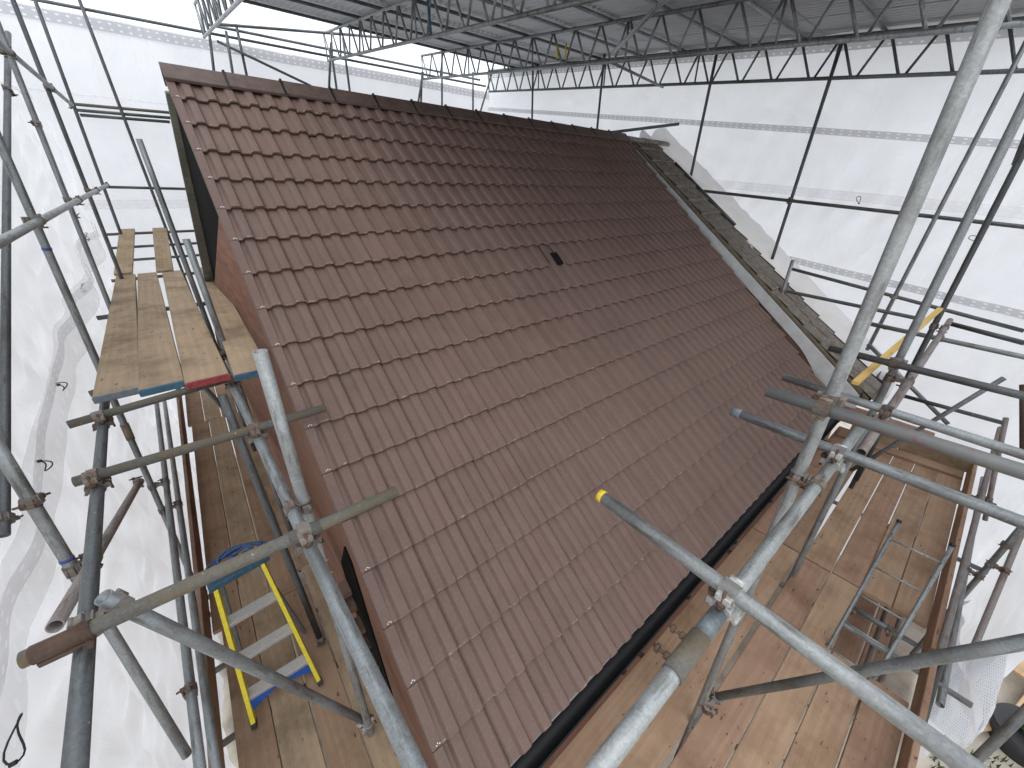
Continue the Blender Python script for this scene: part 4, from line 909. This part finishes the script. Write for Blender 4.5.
# rusty wrap on nearest transom over the outer ledger
A, B, o = NAMEOF['nearest transom']; d = (B - A).normalized()
Al, Bl, ol = NAMEOF['outer ledger left']; pq = closest(A, B, Al, Bl); t0 = (pq[0] - A).length
rw = tag(empty('sleeve_coupler', A + d * (t0 - .085)), 'rust brown sleeve clamped round the nearest mossy transom at lower left', 'coupler'); rw.rotation_euler = frame(d).to_euler()
bm = bmesh.new(); hollow(bm, .125, .0275, .0245); link('sleeve', mesh_from(bm, 'sleeve'), 'rusty', rw)
bm = bmesh.new(); bm_box(bm, (0, -.034, .055), (.034, .018, .11), bevel=.004); bm_cyl(bm, (-.03, -.036, .105), (.03, -.036, .105), .012, 8); link('flange', mesh_from(bm, 'flange'), 'rusty', rw)
A, B, o = NAMEOF['inner ledger left']; pq = closest(*NAMEOF['nearest transom'][:2], A, B)
A2, B2, _ = NAMEOF['nearest transom']; d = (B2 - A2).normalized(); t0 = (pq[0] - A2).length
rw = tag(empty('sleeve_coupler', A2 + d * (t0 - .05)), 'brown sleeve on the nearest transom where it crosses the gable side ledger', 'coupler'); rw.rotation_euler = frame(d).to_euler()
bm = bmesh.new(); hollow(bm, .11, .0272, .0245); link('sleeve', mesh_from(bm, 'sleeve'), 'mossy', rw)
# single board clips / stub transoms reaching for the gable
for i, (y, z, lb) in enumerate(((-3.62, -4.42, 'lowest'), (-2.62, -4.42, 'second from the bottom'), (-2.02, -4.42, 'third from the bottom'), (-1.2, -4.42, 'highest'))):
    tag(tube_obj('stub_transom', (-1.12, y, z), (-.06 + .05 * (i % 2), y + .02, z), 'mossy'), 'stub transom end between the left platform and the gable, %s' % lb, 'scaffold tube', 'stub transoms under the left platform')
for i, x in enumerate((.3, 1.75, 3.4, 5.2, 6.7)):
    tag(tube_obj('platform_transom', (x, -4.1, -4.41), (x, -5.95, -4.41), 'galv'), 'hidden transom under the front platform, ' + ('nearest the camera', 'left of the hatch', 'just before the board joint', 'beyond the ladder', 'closest to the end boards')[i], 'scaffold tube', 'transoms under the front platform')

# ---------------- boards ----------------
def board(A, B, w, mat, label, group, name='scaffold_board', ends=None, t=.038, tilt=0):
    A, B = Vector(A), Vector(B); L = (B - A).length
    F = frame_x(B - A, (0, math.sin(tilt), math.cos(tilt))); bm = bmesh.new()
    n = max(2, int(L / .4)); 
    vs_ = []
    for j in range(n + 1):
        x = -L / 2 + L * j / n; zb = .0035 * noise.noise(Vector((A.x + x * .8, A.y * 3, 1))); wb = .002 * noise.noise(Vector((x, A.y * 5, 2)))
        c_ = .004
        vs_.append([bm.verts.new((x, y + wb, z + zb)) for y, z in ((-w / 2, -t / 2), (-w / 2, t / 2 - c_), (-w / 2 + c_, t / 2), (w / 2 - c_, t / 2), (w / 2, t / 2 - c_), (w / 2, -t / 2))])
    for a, b in zip(vs_, vs_[1:]):
        for i in range(6): bm.faces.new((a[i], b[i], b[(i + 1) % 6], a[(i + 1) % 6]))
    bm.faces.new(vs_[0]); bm.faces.new(vs_[-1][::-1])
    o = link(name, mesh_from(bm, name), mat, None, Matrix.Translation((A + B) / 2) @ F.to_4x4())
    tag(o, label, 'scaffold board', group)
    if ends:
        for sx, m_ in ((-1, ends[0]), (1, ends[1])):
            if not m_: continue
            bm = bmesh.new(); bm_box(bm, (sx * (L / 2 + .0005), 0, 0), (.004, w * .98, t * .98)); bm_box(bm, (sx * (L / 2 - .012), 0, t / 2 + .0012), (.026, w * .96, .0016)); bm_box(bm, (sx * (L / 2 - .012), 0, -t / 2 - .0012), (.026, w * .96, .0016))
            e = link('end_band', mesh_from(bm, 'end_band'), m_, None); e.parent = o
    return o
GFB = 'boards of the front platform'; ZB = -4.349
rows = [(-4.19, -4.408, 'touching the gutter side'), (-4.416, -4.652, 'second from the gutter'), (-4.690, -4.925, 'third from the gutter'), (-4.933, -5.158, 'fourth from the gutter'), (-5.168, -5.390, 'fifth from the gutter'), (-5.400, -5.630, 'beside the red toe board')]
mats = ['board', 'board', 'board_red', 'board', 'board', 'board_red']
for i, (ya, yb, nm) in enumerate(rows):
    y = (ya + yb) / 2; w = ya - yb; xe = 3.86 if i < 4 else 2.98
    off = random.uniform(-.02, .02)
    board((-1.2 + .0 * i, y, ZB - .0), (xe - .006 + (off if i < 4 else 0), y + random.uniform(-.003, .003), ZB), w, mats[i], 'brown board in the near half of the front platform, ' + nm, GFB)
    xs = 3.87 if i < 4 else 3.86
    g = .003 if i in (2, 3, 4) else 0
    board((xs + (off if i < 4 else 0), y - g * .3, ZB + .001), (7.26, y + .004 * (i - 2) - g, ZB), w - g, mats[(i + 2) % 6], 'brown board in the far half of the front platform, ' + nm, GFB)
for (x0, x1, y, z, tl, mt, lb, gp) in ((-1.0, 3.4, -5.652, -4.23, 0, 'toe_red', 'reddish toe board on edge along the outside of the near front platform', 'toe boards'),
                                   (3.42, 7.25, -5.645, -4.23, 0, 'toe_red', 'reddish toe board on edge along the outside of the far front platform', 'toe boards')):
    board((x0, y, z), (x1, y - .01, z), .036, 'board_red' if mt == 'toe_red' else mt, lb, gp, t=.21)
board((6.95, -4.25, -4.31), (6.99, -5.60, -4.31), .20, 'board', 'plank lying flat across the far end of the front platform', 'end boards', t=.036)
board((7.12, -4.35, -4.16), (7.14, -5.66, -4.20), .036, 'board_dry', 'end toe board closing the far end of the front platform', 'end boards', t=.22)
board((7.30, -4.0, -4.00), (7.34, -5.20, -4.05), .24, 'toe_wood', 'dark plank beyond the far end toe board', 'end boards', t=.036)
# left lower platform
GLB = 'boards of the left lower platform'
for i, (xa, xb, nm) in enumerate(((-1.035, -.812, 'against the toe board'), (-.802, -.578, 'second from the toe board'), (-.566, -.342, 'third from the toe board'), (-.330, -.115, 'nearest the brick gable'))):
    x = (xa + xb) / 2; w = xb - xa
    for (y0, y1, zz, q) in ((-6.0, -1.73, ZB, 'in the near bay'), (-1.72, 2.60, ZB + .001, 'in the middle bay'), (2.61, 5.9, ZB, 'in the rear bay')):
        dx = -.018 * (y0 + y1) / 2 + random.uniform(-.004, .004)
        if i == 3 and q == 'in the near bay': y1 = -1.5
        if i == 3 and q == 'in the middle bay': y0 = -1.49
        if zz != ZB and i == 3: dx -= .05
        board((x + dx, y0, zz), (x + dx - .02, y1, zz), w, ('board_dry', 'board')[(i + len(q)) % 2], 'tan board %s of the left lower platform, %s' % (q, nm), GLB)
board((-1.045, -6, -4.23), (-1.075, -1.2, -4.23), .036, 'toe_wood', 'dark toe board edging the near part of the left lower platform', 'toe boards', t=.21)
board((-1.080, -1.18, -4.23), (-1.20, 4.6, -4.23), .036, 'toe_wood', 'dark toe board edging the rear part of the left lower platform', 'toe boards', t=.21)
# upper left boards
GU = 'boards of the upper left lift'; ZU = -2.052
board((-.875, -1.70, ZU), (-1.17, 3.72, ZU), .222, 'board_dry', 'pale board with a grey steel end, leftmost of the upper boards', GU, ends=('dull_steel', None))
board((-.655, -1.76, ZU), (-.915, 3.72, ZU), .232, 'board_dry', 'pale board with a blue grey end, second from the left of the upper boards', GU, ends=('blue_steel', None))
board((-.415, -1.82, ZU), (-.605, 3.68, ZU), .245, 'board_dry', 'pale board with a red end, third from the left of the upper boards', GU, ends=('red_steel', None))
board((-.165, -1.88, ZU), (-.15, 3.85, ZU), .215, 'board_dry', 'spotted board with a blue end beside the brick gable', GU, ends=('blue_steel', None))
board((-1.19, 3.70, ZU + .03), (-1.10, 5.9, -1.50), .215, 'board_dry', 'short far board ramping up at the rear, left of the two', GU)
board((-.68, 3.60, ZU + .03), (-.62, 5.9, -1.50), .215, 'board_dry', 'short far board ramping up at the rear, right of the two', GU)
for i, (y, z, x0, x1, lb) in enumerate(((3.66, -2.10, -1.35, .0, 'rear transom under the far ends of the upper boards'), (5.75, -1.56, -1.45, .0, 'topmost rear transom holding up the ramped boards'), (5.75, -1.80, -1.45, .0, 'lower rear tube below the ramped boards'), (5.6, -2.02, -1.45, .0, 'lowest rear tube below the ramped boards'), (1.0, -2.10, -1.25, -.02, 'hidden transom under the middle of the upper boards'))):
    tag(tube_obj('scaffold_tube', (x0, y, z), (x1, y + .03, z), 'mossy' if i < 2 else 'galv_dark'), lb, 'scaffold tube', 'rear transoms of the upper lift')
# lower lift seen through the hatch
for i in range(2):
    y = -5.38 - .25 * i
    board((4.0, y, -5.9), (7.6, y, -5.9), .23, 'board_red', 'pinkish board of the lift below seen through the hatch, %s' % ('inner' if i == 0 else 'outer'), 'boards of the lift below')

# ---------------- ladders ----------------
lad = tag(empty('ladder', (3.3, -5.3, -4.0)), 'grey steel ladder with round rungs rising through the hatch in the front platform', 'ladder')
dirL = Vector((3.14 - 3.52, 0, -4.08 + 3.42)); dirL.normalize()
top = Vector((3.50, 0, -3.42)) - dirL * .16
for yy in (-5.13, -5.43):
    a = top.copy(); a.y = yy; b = a + dirL * 3.2
    bm = bmesh.new(); bm_cyl(bm, a, b, .014, 14); r_ = part('rail', mesh_from(bm, 'rail'), 'galv', lad)
    bm = bmesh.new(); bm_cyl(bm, a - dirL * .012, a + dirL * .012, .017, 12); part('end_plug', mesh_from(bm, 'end_plug'), 'rubber', r_)
for k in range(11):
    c_ = top + dirL * (.16 + .262 * k)
    bm = bmesh.new(); bm_cyl(bm, (c_.x, -5.13, c_.z), (c_.x, -5.43, c_.z), .0085, 10); part('rung', mesh_from(bm, 'rung'), 'galv_light', lad)
# step ladder
st = tag(empty('stepladder', (-.62, -2.4, -4.33)), 'yellow stepladder with blue top and coiled blue rope on the left platform', 'stepladder')
PL_, PR_ = Vector((-.86, -2.70, -4.33)), Vector((-.42, -2.715, -4.33))
TL_, TR_ = STEPTOP
def lerp(a, b, t): return a + (b - a) * t
def bar(name, A, B, w, t, mat, parent, up, bevel=.003):
    bm = bmesh.new(); A, B = Vector(A), Vector(B); F = frame_x(B - A, up); bm_box(bm, (A + B) / 2, ((B - A).length, w, t), F, bevel); return part(name, mesh_from(bm, name), mat, parent)
side = (PR_ - PL_).normalized()
for a, b in ((PL_, TL_), (PR_, TR_)):
    fr = bar('stile', a, b, .070, .028, 'yellow_paint', st, side)
    # foot
    d_ = (b - a).normalized(); bar('foot', a - d_ * .005, a + d_ * .03, .078, .034, 'rubber', fr, side)
back = Vector((0, .62, 0))
for a, b in ((PL_ + back * .8, TL_ + Vector((.03, .06, 0))), (PR_ + back * .8, TR_ + Vector((-.03, .06, 0)))):
    bar('rear_leg', a, b, .04, .022, 'dull_steel', st, side)
for k, t_ in enumerate((.20, .46, .73)):
    a, b = lerp(PL_, TL_, t_), lerp(PR_, TR_, t_)
    tr_ = bar('tread', a + Vector((0, .02, 0)), b + Vector((0, .02, 0)), .085, .006, 'aluminium', st, (0, 0, 1))
    bar('tread_lip', a + Vector((0, -.022, -.014)), b + Vector((0, -.022, -.014)), .004, .030, 'aluminium', tr_, (0, 0, 1))
    for q in range(5):
        bar('tread_rib', a + Vector((0, -.008 + .014 * q, .0045)), b + Vector((0, -.008 + .014 * q, .0045)), .003, .003, 'aluminium', tr_, (0, 0, 1), 0)
for a, s in ((PL_, 1), (PR_, -1)):
    t0 = lerp(a, TL_ if s > 0 else TR_, .05); u_ = lerp(PL_, TL_, .20) if s > 0 else lerp(PR_, TR_, .20)
    bm = bmesh.new(); pts = []
    n = 10
    for i in range(n + 1):
        f = i / n; pts.append((u_ + Vector((s * .16 * f, .03, -.008)), lerp(t0, u_, (f) ** 1.8 if 0 else 0) + Vector((s * .16 * f, .03, 0))))
    ya = []
    for i in range(n + 1):
        f = i / n; topz = u_ + Vector((s * .175 * f, -.025, -.022)); z0 = t0.z + (u_.z - .05 - t0.z) * (f ** .6)
        ya.append((topz, Vector((topz.x, topz.y - .02 * (1 - f), z0))))
    for dy in (0, .006):
        va = [bm.verts.new(p + Vector((0, dy, 0))) for p, _ in ya]; vb = [bm.verts.new(q + Vector((0, dy, 0))) for _, q in ya]
        for i in range(n): bm.faces.new((va[i], va[i + 1], vb[i + 1], vb[i]))
    part('corner_brace', mesh_from(bm, 'corner_brace'), 'blue_plastic', st)
tc_ = (TL_ + TR_) / 2 + Vector((0, .04, .03))
bm = bmesh.new(); bm_box(bm, tc_, ((TR_ - TL_).length + .09, .15, .05), Matrix.Rotation(math.atan2((TR_ - TL_).y, (TR_ - TL_).x), 3, 'Z'), .008); part('top_cap', mesh_from(bm, 'top_cap'), 'blue_steel', st)
rope = tag(empty('rope', tc_ + Vector((.02, .05, .03))), 'coil of blue rope on top of the yellow stepladder', 'rope')
bm = bmesh.new(); pts = []
for k in range(150):
    a = k * .27; r0 = .070 + .034 * math.sin(k * .09) + .02 * math.sin(k * .33); pts.append((r0 * 1.7 * math.cos(a) + .01, r0 * math.sin(a), .008 + .012 * (math.sin(k * .7) + 1) + .0002 * k))
bm_path(bm, pts, .010, 6); link('coil', mesh_from(bm, 'coil'), 'blue_rope', rope)
bm = bmesh.new(); bm_path(bm, [(.10, .0, .01), (.16, -.01, .012), (.21, .02, .0), (.22, .06, -.05)], .0065, 6); link('tail', mesh_from(bm, 'tail'), 'blue_rope', rope)
# white cord hanging by the gable
bm = bmesh.new(); pts = []
for k in range(90):
    a = k * .55; pts.append((-.10 + .03 * math.cos(a), -1.62 - .007 * k * .9, -3.6 - .0085 * k + .03 * math.sin(a)))
bm_path(bm, pts, .006, 5); tag(link('cord', mesh_from(bm, 'cord'), 'white_wire'), 'twisted white cord hanging between the gable bricks and the ledger', 'cord')

# ---------------- loose timber and things below ----------------
A, B = Vector(YEL[0]), Vector(YEL[1]); F = frame_x(B - A, (0, 0, 1)); bm = bmesh.new(); bm_box(bm, (0, 0, 0), ((B - A).length, .042, .028), bevel=.003)
tag(link('timber_batten', mesh_from(bm, 'timber_batten'), 'new_timber', None, Matrix.Translation((A + B) / 2) @ F.to_4x4()), 'bright yellow timber batten propped between the tubes at the right', 'timber')
labs = ['long pale plank on the ground beside the sheet', 'weathered plank on the ground under another', 'tilted plank at the right edge on the ground', 'short plank lying across the pile on the ground', 'plank half under the perforated sheet', 'plank furthest back in the ground pile']
for i, lb in enumerate(labs):
    x, y = 6.6 + .33 * i, -7.2 - .1 * (i % 3); a = -.6 + .35 * (i % 3)
    c_ = Vector((x, y, GZ + .10 + .05 * i)); d_ = Vector((math.cos(a), math.sin(a), .05 * (i % 2)))
    o = board(c_ - d_ * .9, c_ + d_ * .9, .22, 'ground_timber', lb, 'planks on the ground outside', name='plank')
    o['category'] = 'plank'
tub = tag(empty('planter', (6.15, -7.2, GZ)), 'round black tub of green plants on the ground at the bottom right', 'planter')
bm = bmesh.new(); bm_cyl(bm, (0, 0, 0), (0, 0, .32), .26, 28, True, .33); link('tub', mesh_from(bm, 'tub'), 'rubber', tub)
bm = bmesh.new()
for k in range(260):
    a, r0, z0 = random.random() * 6.283, .16 * random.random() ** .5, .33 + random.random() * .22
    p = Vector((r0 * math.cos(a), r0 * math.sin(a), z0)); n_ = Vector((random.gauss(0, 1), random.gauss(0, 1), random.gauss(.6, 1))).normalized(); u_ = n_.orthogonal().normalized(); v_ = n_.cross(u_)
    s = .02 + .02 * random.random(); bm.faces.new([bm.verts.new(p + u_ * s * 1.6), bm.verts.new(p + v_ * s * .6), bm.verts.new(p - u_ * s * 1.6), bm.verts.new(p - v_ * s * .6)])
link('leaves', mesh_from(bm, 'leaves'), 'leaf', tub)
bm = bmesh.new()
for k in range(9000):
    x, y = random.uniform(2.0, 9.5), random.uniform(-9.5, -6.5)
    if noise.noise(Vector((x * .9, y * .9, 3))) < .12: continue
    h = .05 + .08 * random.random(); a = random.random() * 3.14; p = Vector((x, y, GZ + .0)); u_ = Vector((math.cos(a), math.sin(a), 0)) * .012
    bm.faces.new([bm.verts.new(p - u_), bm.verts.new(p + u_), bm.verts.new(p + Vector((random.gauss(0, .02), random.gauss(0, .02), h)))])
tag(link('grass', mesh_from(bm, 'grass'), 'leaf'), kind='stuff', label='patches of rough green grass on the ground outside the sheet', cat='grass')
